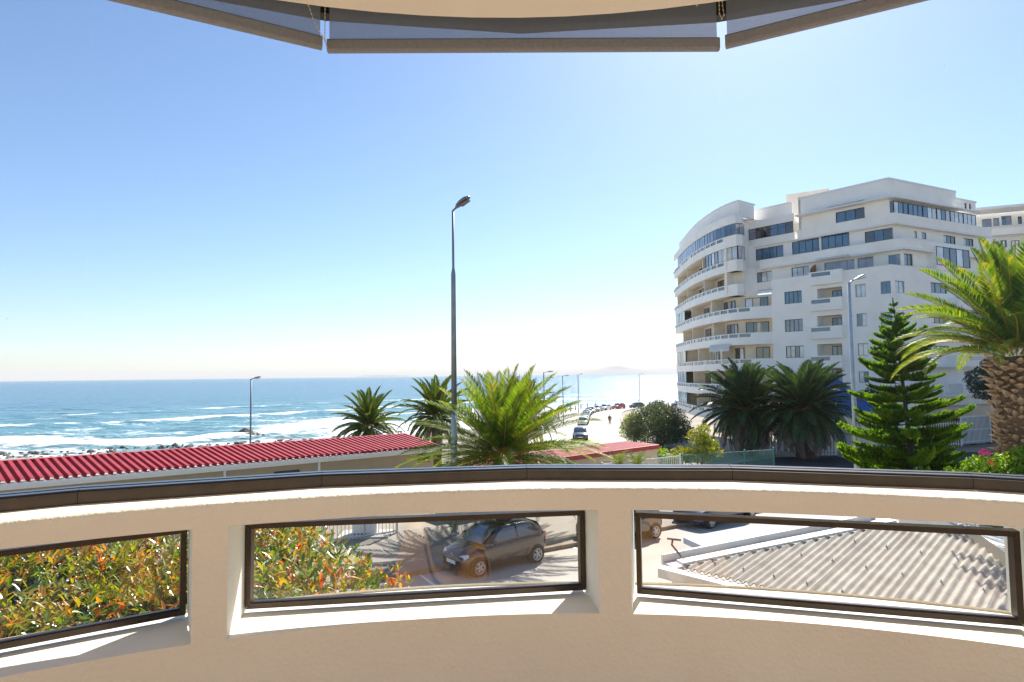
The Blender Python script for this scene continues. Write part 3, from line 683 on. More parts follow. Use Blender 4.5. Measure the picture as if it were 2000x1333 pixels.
W2 = [((max(.1, w[0][0]), *w[0][1:]), *w[1:]) for w in W2]
wall_holes(PR2, 0, 21, ZR[5] - 1, ZR[6] - .8, [w[0] for w in W2]); [window(PR2, *w) for w in W2]
# glazed bay on the right facade
r4 = PR2.rect(1812, 489, 1882, 524); mb = MB()
PB = Plane(A2w + N2 * .9, U2, N2); window(PB, (r4[0], r4[1] - .6, r4[2], r4[3]), 5, 'framedark', ('pane_curtain', 'pane_blue', 'pane_dark'), 0)
mb.add([PR2.pt(t, z, o) for o in (.002, .86) for t, z in ((r4[0], r4[2] - .5), (r4[1] - .6, r4[2] - .5), (r4[1] - .6, r4[3]), (r4[0], r4[3]))], [(0,1,2,3),(4,5,6,7),(0,1,5,4),(1,2,6,5),(2,3,7,6),(3,0,4,7)]); apart(mb, 'bay_body', M['white'])
PL6, PR6 = Plane(A2, U1, N1), Plane(A2, U2, N2)
band((PL6, PR6), 15.0, 19, ZR[6] - 1.0, ZR[6], .25); band((PL6, PR6), 15.0, 19, ZR[6] - 1.12, ZR[6] - .9, .3, 'band_moulding', .09, M['trim'])
mb = MB(); mb.add([PL6.pt(15, ZR[6] - .95, -.1), PL6.pt(0, ZR[6] - .95, -.14), PR6.pt(19, ZR[6] - .95, -.1), PR6.pt(19, ZR[6] - .95, -10), PL6.pt(15, ZR[6] - .95, -10)], [(0,1,2,3,4)]); apart(mb, 'floor_slab', M['white'])
# level 7
A3w = A3 - N1 * .3 - N2 * .45; PL3, PR3 = Plane(A3w, U1, N1), Plane(A3w, U2, N2)
W3 = []
for x0, y0, x1, y1, nn, fr, p in ((1476, 483, 1530, 506, 4, 'framedark', ('pane_blue',)), (1547, 469, 1600, 494, 4, 'framedark', ('pane_blue',)), (1604, 458, 1659, 484, 4, 'framedark', ('pane_blue',)), (1689, 449, 1744, 471, 3, 'framedark', ('pane_blue', 'pane_dark'))):
    W3.append((PL3.rect(x0, y0, x1, y1), nn, fr, p))
wall_holes(PL3, 0, 15, ZR[6] - 1, ZR[7] - .85, [w[0] for w in W3], depth=.15); [window(PL3, *w, off=-.06) for w in W3]
W3 = []
for x0, y0, x1, y1, nn in ((1786, 452, 1791, 465, 1), (1800.5, 454.5, 1809, 467.5, 1), (1843, 461, 1866, 476, 3), (1882, 466.5, 1901, 481, 3)): W3.append((PR3.rect(x0, y0, x1, y1), nn, 'framedark', ('pane_curtain', 'pane_dark', 'pane_grey')))
wall_holes(PR3, 0, 20, ZR[6] - 1, ZR[7] - .85, [w[0] for w in W3], depth=.15); [window(PR3, *w, off=-.06) for w in W3]
PL7, PR7 = Plane(A3, U1, N1), Plane(A3, U2, N2); tb = PL7.px(1556, 425)[0]
band((PL7, PR7), tb, 17.5, ZR[7] - 1.05, ZR[7], .25); band((PL7, PR7), tb, 17.5, ZR[7] - 1.17, ZR[7] - .95, .3, 'band_moulding', .09, M['trim'])
mb = MB(); mb.add([PL7.pt(15, ZR[7] - 1.0, -.1), PL7.pt(0, ZR[7] - 1.0, -.14), PR7.pt(17.5, ZR[7] - 1.0, -.1), PR7.pt(17.5, ZR[7] - 1.0, -10), PL7.pt(15, ZR[7] - 1.0, -10)], [(0,1,2,3,4)]); apart(mb, 'floor_slab', M['white'])
# level 8: glazed corner, recessed terrace door, then the tall roof screen
PLs, PRs = Plane(A3 - N1 * .12 - N2 * .12, U1, N1), Plane(A3 - N1 * .12 - N2 * .12, U2, N2)
tA = PLs.px(1689, 410)[0]; tB = PRs.px(1906, 425)[0]
window(PLs, (.06, tA, ZR[7] + .01, ZR[7] + 1.25), 4, 'framegrey', ('pane_blue', 'pane_curtain', 'pane_grey'), 0)
for i in range(6):
    window(PRs, (tB * i / 6 + .04, tB * (i + 1) / 6 - .01, ZR[7] + .01, ZR[7] + 1.25), 3, 'framedark', ('pane_curtain', 'pane_curtain', 'pane_blue'), 0)
PL8, PR8 = Plane(A4, U1, N1), Plane(A4, U2, N2)
t8 = PL8.px(1559, 400)[0]; t8r = PR8.px(1867, 390)[0]
d8 = PL8.rect(1632, 410, 1689, 434)
wall_holes(PL8, 0, t8, ZR[7] - 1, 26.3, [d8]); window(PL8, d8, 3, 'framedark', ('pane_dark', 'pane_blue'))
wall_holes(PR8, 0, t8r, ZR[7] - 1, 26.3, [])
band((PL8, PR8), t8, t8r, 26.18, 26.42, .3, 'roof_coping', .06, M['trim'])
mb = MB(); mb.ribbon([PL8.pt(t8, 0, 0)[:2], PL8.pt(t8, 0, -2.4)[:2]], ZR[7] - 1, 26.3, .25, side=1); apart(mb, 'wall', M['white'])
ledge = MB(); ledge.add([Plane(A4, U1, N1).pt(t, z, o) for o in (.002, 1.0) for t, z in ((-.5, 24.12), (t8, 24.12), (t8, 24.26), (-.5, 24.26))], [(0,1,2,3),(4,5,6,7),(0,1,5,4),(1,2,6,5),(2,3,7,6),(3,0,4,7)])
apart(ledge, 'eaves_ledge', M['trim'])
ledge = MB(); ledge.add([PR8.pt(t, z, o) for o in (.002, .85) for t, z in ((-.3, 24.10), (tB + .3, 24.10), (tB + .3, 24.23), (-.3, 24.23))], [(0,1,2,3),(4,5,6,7),(0,1,5,4),(1,2,6,5),(2,3,7,6),(3,0,4,7)])
apart(ledge, 'eaves_ledge', M['trim'])
PR9 = Plane(A4 - N2 * 1.0, U2, N2); ts0, ts1 = PR9.px(1866, 390)[0], PR9.px(1905, 395)[0]
w9 = [(PR9.rect(1884, 397, 1889, 411), 1, 'framedark', ('pane_dark',)), (PR9.rect(1893, 398, 1897, 413), 1, 'framedark', ('pane_dark',))]
wall_holes(PR9, ts0, ts1, ZR[7] - 1, 26.0, [w[0] for w in w9]); [window(PR9, *w) for w in w9]
band((Plane(A4 - N2 * 1.0 + U2 * ts0, U1, N1), Plane(A4 - N2 * 1.0 + U2 * ts0, U2, N2)), .01, ts1 - ts0, 25.9, 26.12, .3, 'roof_coping', .12, M['trim'])
# level 7/8 glazed projection between curve and main tier
PLg = Plane(PL7.pt(0, 0, -.2)[:2], U1, N1); ta, tb2 = PLg.px(1549, 440)[0], PLg.px(1462, 450)[0]
window(PLg, (ta, tb2, ZR[7] - .1, ZR[7] + 1.25), 6, 'framebrown', ('pane_dark', 'pane_grey', 'pane_blue'), 0, rows=2)
mb = MB(); mb.ribbon([PLg.pt(tb2, 0, .05)[:2], PLg.pt(ta - .15, 0, .05)[:2], PLg.pt(ta - .15, 0, -2.2)[:2]], ZR[7] - 1.05, ZR[7] - .1, .25, side=-1); mb.ribbon([PLg.pt(tb2 + .4, 0, .05)[:2], PLg.pt(ta - .15, 0, .05)[:2], PLg.pt(ta - .15, 0, -2.2)[:2]], ZR[7] + 1.25, ZR[7] + 2.15, .25, side=-1)
apart(mb, 'parapet_band', M['white'])
mb = MB(); mb.ribbon([PLg.pt(tb2 + .4, 0, -1.2)[:2], PLg.pt(ta + .6, 0, -1.2)[:2]], ZR[7] + 2.0, 26.35, .25, side=-1); apart(mb, 'roof_screen', M['white'])
mb = MB(); mb.ribbon([PLg.pt(tb2 + .4, 0, -1.1)[:2], PLg.pt(ta + .6, 0, -1.1)[:2]], 26.3, 26.5, .3, side=-1); apart(mb, 'roof_coping', M['trim'])
# plant room behind
mb = MB(); q0 = P(1535, 381, 80); q1 = P(1620, 371, 78)
mb.add([(q0.x, 80, 24), (q1.x, 78, 24), (q1.x + 4, 86, 24), (q0.x + 4, 88, 24), (q0.x, 80, q0.z), (q0.x + 2.4, 79.4, q1.z + .2), (q1.x, 78, q1.z + .2), (q1.x + 4, 86, q1.z + .2), (q0.x + 4, 88, q1.z)], [(0,1,6,5,4), (1,2,7,6), (2,3,8,7), (3,0,4,8), (4,5,6,7,8)])
apart(mb, 'plant_room', M['cream_wall'])
# ---- curved seaward end with stacked balconies
C1 = smooth_poly([PL1.pt(T_END, 0)[:2], (27.4, 70.05), (25.7, 72.1), (24.7, 76.6), (24.55, 84.3), (25.6, 95.8)], 10)
C2 = [p for p in C1 if p[1] > 71.0]
rnd_end = lambda c: [(c[0][0] + 1.35, c[0][1] + 1.75), (c[0][0] + 1.2, c[0][1] + .75), (c[0][0] + .75, c[0][1] + .1)] + c
C2 = rnd_end(C2)
inner1 = offset(C1, 2.0)
def run_len(c): return [0] + list(np.cumsum([math.dist(a, b) for a, b in zip(c, c[1:])]))
def at_len(c, L, s):
    i = int(np.clip(np.searchsorted(L, s) - 1, 0, len(c) - 2)); t = (s - L[i]) / max(1e-6, L[i+1] - L[i]); return (c[i][0] + (c[i+1][0] - c[i][0]) * t, c[i][1] + (c[i+1][1] - c[i][1]) * t)
for k in range(0, 8):
    c = C1 if k < 5 else C2; Lc = run_len(c); tot = Lc[-1]; zt = ZR[k]
    mb = MB(); mb.ribbon(c, zt - 1.35, zt - .48, .2, side=1); mb.ribbon(c, zt - .1, zt, .2, side=1)
    b = apart(mb, 'balcony', M['white'])
    s0 = 2.4 if k < 5 else 4.6                                  # the solid end of the parapet
    solid = [p for p, l in zip(c, Lc) if l <= s0] + [at_len(c, Lc, s0)]
    mb = MB(); mb.ribbon(solid, zt - .49, zt - .09, .196, side=1); apart(mb, 'balcony_solid_end', M['white'], b)
    s = s0; j = 0
    while s < tot - .3:
        gap = 1.5; s2 = min(s + gap, tot); p, q = at_len(c, Lc, s), at_len(c, Lc, s2); d = Vector((q[0] - p[0], q[1] - p[1])).normalized(); nn_ = Vector((-d.y, d.x)) * 1
        mb = MB(); m0 = Vector(p) ; a_ = math.atan2(d.y, d.x); Mx = Matrix.Translation((m0.x, m0.y, 0)) @ Matrix.Rotation(a_, 4, 'Z')
        mb.box((gap - .18, -.19, zt - .49), (gap, -.01, zt - .095), 0, Mx); apart(mb, 'balcony_post', M['white'], b)
        if j % 4 != 3 and k not in (2,) or j % 3 == 0:
            mb = MB(); mb.quad(Mx @ Vector((0, -.1, zt - .48)), Mx @ Vector((gap - .18, -.1, zt - .48)), Mx @ Vector((gap - .18, -.1, zt - .1)), Mx @ Vector((0, -.1, zt - .1))); apart(mb, 'balcony_glass', M['bglass'], b)
        else:
            mb = MB()
            for zz in (.2, .34): mb.box((0, -.12, zt - zz - .03), (gap - .18, -.07, zt - zz + .03), 0, Mx)
            apart(mb, 'balcony_rail', M['white'], b)
        s += gap; j += 1
    # slab
    inn = offset(c, 2.2); mb = MB(); nc = len(c)
    for zz, rev in ((zt - 1.34, True), (zt - 1.1, False)):
        mb.add([(p[0], p[1], zz) for p in offset(c, .02)] + [(p[0], p[1], zz) for p in inn], [(i, i+1, nc+i+1, nc+i) for i in range(nc-1)])
    apart(mb, 'balcony_floor', M['cream_wall'])
    # back wall with doors and windows, partitions
    if k < 7:
        zl, zh = zt - 1.1, ZR[k+1] - 1.33; cw = offset(c, 1.9); Lw = run_len(cw)
        mb = MB(); mb.ribbon(cw, zl, zh, .25, side=1); apart(mb, 'wall', M['cream_wall'])
        s = .7 if k < 5 else 2.2; j = 0
        while s < Lw[-1] - 2.4:
            wl = RW.choice([2.6, 2.2, 1.5, 2.6]); p, q = Vector(at_len(cw, Lw, s)), Vector(at_len(cw, Lw, s + wl)); u_ = (q - p).normalized(); n_ = Vector((-u_.y, u_.x)); n_ = -n_ if n_.dot(Vector((-1, -.4))) < 0 else n_
            pl = Plane(p, u_, n_); door = RW.random() < .5
            window(pl, (0, wl, zl + (.05 if door else .75), zh - .3), 3 if wl > 2 else 2, 'framedark', RW.choice([('pane_dark', 'pane_curtain'), ('pane_grey',), ('pane_blue', 'pane_dark', 'pane_curtain')]), .12)
            s += wl + RW.uniform(1.1, 1.9); j += 1
            if j % 2 == 0:
                a_, b_ = Vector(at_len(cw, Lw, s - .6)), n_ * 1.55
                mb = MB(); mb.bar((a_.x, a_.y, (zl + zh) / 2), (a_.x + b_.x, a_.y + b_.y, (zl + zh) / 2), .16, zh - zl - .004); apart(mb, 'partition_wall', M['cream_wall'])
        # enclosed glazed stretches at the far end of some balconies
        if k in (0, 1, 2, 4):
            for q in range(3):
                p, r_2 = Vector(at_len(c, Lc, tot - 7.4 + q * 2.4)), Vector(at_len(c, Lc, tot - 5.05 + q * 2.4)); u_ = (r_2 - p).normalized(); n_ = Vector((-u_.y, u_.x)); n_ = -n_ if n_.x > 0 else n_
                window(Plane(p, u_, n_), (0, (r_2 - p).length, zt + .002, zh + .05), 3, 'framegrey', ('pane_curtain', 'pane_grey'), -.08)
# enclosed balconies on the two upper levels
for k, s0, s1 in ((6, .8, 7.8), (7, 1.0, 24)):
    Lc = run_len(C2); s = s0
    while s < min(s1, Lc[-1] - 1.7):
        p, q = Vector(at_len(C2, Lc, s)), Vector(at_len(C2, Lc, s + 1.66)); u_ = (q - p).normalized(); n_ = Vector((-u_.y, u_.x)); n_ = -n_ if n_.dot(Vector((-1, -.4))) < 0 else n_
        window(Plane(p, u_, n_), (0, (q - p).length, ZR[k] + .002, ZR[k] + (1.58 if k == 6 else 1.35)), 2, 'framedark' if k == 6 else 'framegrey', ('pane_blue', 'pane_curtain', 'pane_grey') if k == 6 else ('pane_grey', 'pane_blue'), -.06); s += 1.68
mb = MB(); mb.ribbon(C2, ZR[7] + 1.36, ZR[7] + 2.35, .25, side=1); apart(mb, 'parapet_band', M['white'])
C3 = offset(C2[3:], .9); mb = MB(); mb.ribbon(C3, ZR[7] + 2.3, 26.75, .25, side=1); mb.ribbon([C3[0], (C3[0][0] + 2.4, C3[0][1] + 1.7)], ZR[7] + 2.3, 26.72, .25, side=-1); apart(mb, 'roof_screen', M['white'])
C3 = offset(C2[3:], .84); mb = MB(); mb.ribbon(C3, 26.7, 26.9, .34, side=1); mb.ribbon([C3[0], (C3[0][0] + 2.7, C3[0][1] + 1.9)], 26.68, 26.88, .3, side=-1); apart(mb, 'roof_coping', M['trim'])
mb = MB(); nc = len(C2); mb.add([(p[0], p[1], ZR[7] + 2.3) for p in offset(C2, .1)] + [(40, 96, ZR[7] + 2.3), (38, 76, ZR[7] + 2.3)], [tuple(range(nc + 2))]); apart(mb, 'roof_slab', M['white'])
ce = (C2[0][0] + .15, C2[0][1] + .6)
for pts_, za, zb in (([PL2.pt(15.3, 0, -.05)[:2], ce], ZR[5] - 1.2, ZR[6] - .9), ([PL3.pt(14.8, 0, -.05)[:2], ce, (ce[0] + .2, ce[1] + 3)], ZR[6] - .95, ZR[7] - .9), ([PLg.pt(tb2, 0, -.05)[:2], ce, (ce[0] + .2, ce[1] + 3)], ZR[7] - .95, ZR[7] + 2.2)):
    mb = MB(); mb.ribbon(pts_, za, zb, .25, side=1); apart(mb, 'wall', M['white'])
# pier at the junction and awnings
pj = PL6.pt(PL6.px(1452, 500)[0], 0, -.1); mb = MB(); Mx = Matrix.Translation((pj.x, pj.y, 0)) @ Matrix.Rotation(math.atan2(U1.y, U1.x), 4, 'Z'); mb.box((-.5, -.3, ZR[5] - 1), (.6, 1.2, ZR[7] + 1.3), 0, Mx); apart(mb, 'pier', M['white'])
def awning(pl, x0, x1, y, drop=.35, out=1.1, valance=False):
    a, z = pl.px(x0, y); b, z2 = pl.px(x1, y); a, b = min(a, b), max(a, b); mb = MB()
    mb.add([pl.pt(t, zz, o) for o, zz in ((.02, z), (out, z - drop)) for t in (a, b)] + [pl.pt(t, zz, o) for o, zz in ((.02, z + .05), (out, z - drop + .05)) for t in (a, b)], [(0,1,3,2), (4,6,7,5), (0,4,5,1), (2,3,7,6), (0,2,6,4), (1,5,7,3)])
    n_ = 14
    for i in range(n_ if valance else 0): mb.quad(pl.pt(a + (b-a)*i/n_, z - drop, out), pl.pt(a + (b-a)*(i+.85)/n_, z - drop, out), pl.pt(a + (b-a)*(i+.85)/n_, z - drop - .28, out), pl.pt(a + (b-a)*i/n_, z - drop - .28, out))
    apart(mb, 'awning', M['greytrim'])
awning(PL2, 1600, 1664, 505); awning(PL2, 1671, 1708, 498); awning(PL8, 1618, 1688, 405, .3, .9); awning(PL1, 1482, 1508, 568, .2, .5)
pA = Plane(Vector(at_len(C1, run_len(C1), 4.2)) , Vector((-.55, .83)).normalized(), Vector((-.83, -.55)).normalized()); awning(pA, 1388, 1427, 675, .55, .35, True)
# brown arched door leaf on the terrace
r4 = PL2.rect(1586, 519, 1598, 534); mb = MB(); n_ = 8
vs = [PL2.pt(r4[1], r4[2], .5), PL2.pt(r4[0], r4[2], .5)] + [PL2.pt(r4[0] + (r4[1] - r4[0]) * math.sin(i / n_ * math.pi / 2), r4[2] + (r4[3] - r4[2]) * math.cos(i / n_ * math.pi / 2), .5) for i in range(n_ + 1)]
vs2 = [v + Vector((N1.x, N1.y, 0)) * .08 for v in vs]; nv = len(vs)
mb.add(vs + vs2, [tuple(range(nv)), tuple(range(nv, 2*nv))[::-1]] + [(i, (i+1) % nv, nv + (i+1) % nv, nv + i) for i in range(nv)]); apart(mb, 'arched_shutter', M['rust'])

# ---- second block behind on the right
B0 = Vector((62, 78, -1.5)); blk = thing('apartment_building', 'second white apartment building behind the palm at the right edge', 'building', B0)
def bpart(mb, name, m, parent=None): mb.v = [(p[0] - B0.x, p[1] - B0.y, p[2] - B0.z) for p in mb.v]; return mb.build(name, m, parent or blk)
UB = Vector((.93, -.37)).normalized(); NB = Vector((-.37, -.93)); NB.normalize(); PB2 = Plane((P(1916, 500, 80).x, 80), UB, NB)
ap_save = apart
def apart(mb, name, m, parent=None, sm=False): return bpart(mb, name, m, parent)
w = [(PB2.rect(1918, 428, 1937, 444), 2, 'framegrey', ('pane_grey',)), (PB2.rect(1940, 426, 1952, 442), 1, 'framegrey', ('pane_grey',)), (PB2.rect(1956, 422, 1976, 440), 2, 'framegrey', ('pane_blue', 'pane_grey')), (PB2.rect(1988, 423, 1996, 438), 1, 'framedark', ('pane_dark',))]
wall_holes(PB2, -6, 24, -3, PB2.px(1930, 419)[1], [q[0] for q in w]); [window(PB2, *q) for q in w]
for zz in (PB2.px(1930, 452)[1], PB2.px(1930, 490)[1], PB2.px(1930, 530)[1]):
    mb = MB(); mb.ribbon([PB2.pt(-6, 0, .8)[:2], PB2.pt(24, 0, .8)[:2]], zz - .9, zz, .78, side=1); bpart(mb, 'parapet_band', M['white'])
for zz in (PB2.px(1930, 420)[1],):
    mb = MB(); mb.ribbon([PB2.pt(-6, 0, .5)[:2], PB2.pt(24, 0, .5)[:2]], zz, zz + .3, 3, side=1); bpart(mb, 'roof_edge', M['trim'])
for px in (1925, 1950, 1975):
    for py in (470, 508, 550): window(PB2, PB2.rect(px, py, px + 16, py + 14), 2, 'framedark', ('pane_dark', 'pane_grey'), .03)
apart = ap_save

# entrance level of the main block on the right: low flat canopy building with brick piers
ent = thing('entrance_building', 'low entrance building with brick walls under a pale canopy beside dark tree', 'building', (45, 61, 0))
e = MB(); Mx = Matrix.Translation((0, 0, 0)); a = Vector((41.0, 60.2)) ; pe = Plane(Vector((37.5, 57.6)) , U2, N2)
def ebox(t0, t1, z0, z1, o0, o1, name, m):
    mb = MB(); mb.add([pe.pt(t, z, o) - Vector((45, 61, 0)) for o in (o0, o1) for t, z in ((t0, z0), (t1, z0), (t1, z1), (t0, z1))], [(0,1,2,3),(4,5,6,7),(0,1,5,4),(1,2,6,5),(2,3,7,6),(3,0,4,7)]); return mb.build(name, m, ent)
ebox(3, 16, 1.9, 2.9, -1.6, .6, 'canopy', M['tan2']); ebox(3.2, 16, -1, 1.9, -1.6, -1.2, 'brick_wall', M['brick'])
for t in (3.4, 6.2, 9.0, 11.8, 14.6): ebox(t, t + .5, -1, 1.898, -.2, .3, 'pier', M['brick'])
for t in (4.4, 7.2, 10.0): ebox(t, t + 1.4, -1, 1.4, -1.19, -1.14, 'door', M['rust'])

# ---- blue roofed pavilion
c = P(1655, 790, 54); pav = thing('blue_roofed_pavilion', 'pavilion with steep blue ribbed roof behind the dark palms', 'building', (c.x, 55, -1))
ap = P(1645, 741, 55); l_ = P(1590, 812, 53); r2 = P(1716, 806, 53.5); org = Vector((c.x, 55, -1))
hips = [Vector(l_), Vector(r2), Vector((r2.x + 1.5, 59, r2.z)), Vector((l_.x + 1.5, 59, l_.z))]; apx = [Vector((ap.x - .8, 55.5, ap.z)), Vector((ap.x + .3, 56.5, ap.z))]
def facet(name, a, b, c_, d_, nr):
    for i in range(nr):
        t0, t1 = i / nr, (i + 1) / nr; A, B = a.lerp(b, t0), a.lerp(b, t1); Cc, Dd = d_.lerp(c_, t0), d_.lerp(c_, t1); n_ = (B - A).cross(Cc - A).normalized(); n_ = n_ if n_.z > 0 else -n_
        mb = MB(); w = .22
        rows = [(A, Cc, 0), (A.lerp(B, w), Cc.lerp(Dd, w), 0), (A.lerp(B, w + .1), Cc.lerp(Dd, w + .1), .06), (A.lerp(B, .9), Cc.lerp(Dd, .9), .06), (B, Dd, 0)]
        mb.add([p - org + n_ * h for r_ in rows for p, h in ((r_[0], r_[2]), (r_[1], r_[2]))], [(2*j, 2*j+1, 2*j+3, 2*j+2) for j in range(4)]); mb.build(name, M['blue'], pav)
facet('roof_sheet', hips[0], hips[1], apx[1], apx[0], 16); facet('roof_sheet', hips[1], hips[2], apx[1], apx[1] + Vector((.05, .05, 0)), 6)
mb = MB()
for a, b in ((hips[0] , hips[1]), (hips[1], hips[2]), (hips[2], hips[3]), (hips[3], hips[0])):
    mb.quad(*(Vector((p.x, p.y, z)) - org + (Vector((c.x, 56, 0)) - Vector((p.x, p.y, 0))) * .08 for p, z in ((a, -1.5), (b, -1.5), (b, a.z - .02), (a, a.z - .02))))
mb.build('wall', M['cream_wall'], pav)
mb = MB(); mb.bar(hips[1] - org + Vector((0, 0, .05)), apx[1] - org + Vector((0, 0, .05)), .25, .12); mb.bar(hips[0] - org + Vector((0, 0, .05)), apx[0] - org + Vector((0, 0, .05)), .25, .12); mb.build('hip_cap', M['blue'], pav)

# ------------------------------------------------------------------ red roofed buildings
def rib_sheet(L, ribs, pitch, crest, valley, hgt, m, shear=0.0):
    """corrugated sheet: x across, y up the slope"""
    mb = MB(); xs = []
    for i in range(ribs):
        x = i * pitch; sl = (pitch - crest - valley) / 2
        xs += [(x, 0), (x + valley, 0), (x + valley + sl, hgt), (x + valley + sl + crest, hgt)]
    xs.append((ribs * pitch, 0)); v = []
    for x, z in xs: v += [(x, 0, z), (x + shear * L, L, z), (x, 0, z - .012), (x + shear * L, L, z - .012)]
    f = []
    for i in range(len(xs) - 1): a = i*4; b = a + 4; f += [(a, b, b+1, a+1), (a+2, a+3, b+3, b+2), (a, a+2, b+2, b), (a+1, b+1, b+3, a+3)]
    mb.add(v, f); return mb.mesh('roof_sheet', m)
E0, E1 = G(-60, 950.5, 2.6), G(861, 873, 2.6); Rg0, Rg1 = G(0, 908, 3.05), G(815, 849, 3.05)
eu = (E1 - E0); EL = eu.length; eu.normalize(); en = Vector((-eu.y, eu.x, 0)); wR = (Rg1 - E1).dot(en); zr = 3.05
slope = math.atan2(zr - 2.6, wR); SL = math.hypot(wR, zr - 2.6) ; ea = math.atan2(eu.y, eu.x)
red = thing('red_roofed_building', 'long low tan building with red corrugated roof near the sea', 'building', (E0.x, E0.y, 0), ea)
pit = .30; nsh = int(EL / (pit * 3)); shr = min(-.22, (Rg1 - E1).dot(eu) / wR); me = rib_sheet(SL, 3, pit, .13, .11, .10, M['red'], shr)
for i in range(nsh + 1):
    link('roof_sheet', me, red, (EL - (i + 1) * pit * 3, 0, 2.6 + RW.uniform(0, .003)), (slope, 0, 0))
x0 = EL - (nsh + 1) * pit * 3
MB().box((x0 + shr * SL, wR - .02, zr - .01), (EL + shr * SL + .05, wR + .3, zr + .10)).build('ridge_cap', M['red'], red)
MB().box((x0, .06, 2.33), (EL, .12, 2.575)).build('fascia_board', M['greytrim'], red)
MB().box((x0, -.08, 2.47), (EL + .02, .058, 2.59)).build('gutter', M['greytrim'], red)
wz = MB(); zi = [x0, EL - .25]
vx, vz = EL - 1.15, 1.75
mbw = MB(); mbw.box((x0, .5, -.5), (vx, .7, 2.5)); mbw.box((vx, .5, -.5), (vx + .75, .7, vz)); mbw.box((vx, .5, 2.3), (vx + .75, .7, 2.5)); mbw.box((vx + .75, .5, -.5), (EL - .2, .7, 2.5)); mbw.box((EL - .4, .702, -.5), (EL - .2, wR, 2.62))
mbw.build('wall', M['tan'], red)
MB().box((x0, .12, 2.5), (EL - .1, .69, 2.53)).build('soffit', M['greytrim'], red)
wv = MB().box((vx, .56, vz), (vx + .75, .62, 2.3)).build('louvre_window', M['framebrown'], red)
for i in range(6): MB().box((vx + .05, .5, vz + .05 + i * .085), (vx + .7, .56, vz + .08 + i * .085)).build('louvre', M['framebrown'], wv)
def along(px, py): g = G(px, py, 2.3); return (g - E0).dot(eu)
for px in (433, 657): t = along(px, 915); MB().box((t - .05, .40, 0), (t + .06, .5, 2.48)).build('downpipe', M['greytrim'], red)
for px in (600, 205): t = along(px, 925); MB().box((t - .6, .48, 1.3), (t + .6, .52, 2.02)).build('dark_window', M['framedark'], red)
# right hand one
F0, F1 = G(985, 909, 2.2), G(1285, 870, 2.2); fu = F1 - F0; FL = fu.length; fu.normalize(); fa = math.atan2(fu.y, fu.x)
red2 = thing('red_roofed_annex', 'sand coloured annex with flat red roof behind the white railing', 'building', (F0.x, F0.y, 0), fa)
MB().box((-2, 0, -1), (FL - .06, 2.35, 2.0)).build('wall', M['tan2'], red2)
MB().box((-2.05, -.12, 2.002), (FL, .0, 2.24)).build('fascia', M['redtrim'], red2)
MB().box((FL - .05, .002, 2.002), (FL + .07, 2.45, 2.24)).build('fascia', M['redtrim'], red2)
me = rib_sheet(2.4, 3, .3, .2, .06, .03, M['red'])
for i in range(int((FL + 2) / .9)): link('roof_sheet', me, red2, (FL - .06 - (i + 1) * .9, .003, 2.2), (R(1.0), 0, 0))

# ------------------------------------------------------------------ corrugated cement roof below the window
zc = 3.0
K1 = G(1338, 1104, zc); Kd = (G(1700, 1190, zc) - K1); Kd.z = 0; Kd.normalize(); Kn = Vector((-Kd.y, Kd.x, 0)); ka = math.atan2(Kd.y, Kd.x)
cr = thing('corrugated_roof_building', 'lean-to building with pale corrugated cement roof below the right window', 'building', (K1.x, K1.y, 0), ka)
hip = (G(1720, 1037, zc + .25) - K1); hx, hy = hip.dot(Kd), hip.dot(Kn)
rt = (G(1880, 1046, zc + .3) - K1); rx, ry = rt.dot(Kd), rt.dot(Kn); r3 = (G(1990, 1130, zc + .2) - K1); r3x, r3y = r3.dot(Kd), r3.dot(Kn)
slopeC = R(5.0); topy = max(hy, ry); pit = .134; W = 8.5
verge = [(0, 0), (hx, hy)]
def vlen(x):
    """how far each sheet runs up the slope before verge or ridge cuts it"""
    y = hy / hx * x if x < hx else hy + (ry - hy) * (x - hx) / max(.1, rx - hx)
    if x > rx: y = ry + (r3y - ry) * (x - rx) / (r3x - rx)
    return max(.05, y)
ns = int(W / (pit * 4))
for i in range(ns):
    mb = MB(); cols = []
    for j in range(4 * 8 + 1):
        x = i * pit * 4 + j * pit / 8; cols.append((x, .027 * math.cos(j / 8 * math.tau) + i % 2 * .004))
    v = []
    for x, z in cols: y1 = vlen(x); v += [(x, -.12, z - .12 * math.tan(slopeC)), (x, y1, z + y1 * math.tan(slopeC)), (x, -.12, z - .014 - .12 * math.tan(slopeC)), (x, y1, z - .014 + y1 * math.tan(slopeC))]
    f = []
    for j in range(len(cols) - 1): a = j*4; b = a + 4; f += [(a, b, b+1, a+1), (a+2, a+3, b+3, b+2)]
    mb.add(v, f); o = mb.build('roof_sheet', M['asb'], cr, True); o.location = (0, 0, zc)
bolt = MB(); bolt.tube([(0, 0, 0), (0, 0, .035)], .008, 6); bolt.tube([(0, 0, .0), (0, 0, .01)], .022, 8); bolt = bolt.mesh('bolt', M['asb2'])
for i in range(2, int(W / pit) - 1, 4):
    for yy in (.35, 1.55, 2.75):
        x = i * pit + pit
        if yy < vlen(x) - .1: link('bolt', bolt, cr, (x, yy, zc + .03 + yy * math.tan(slopeC)))
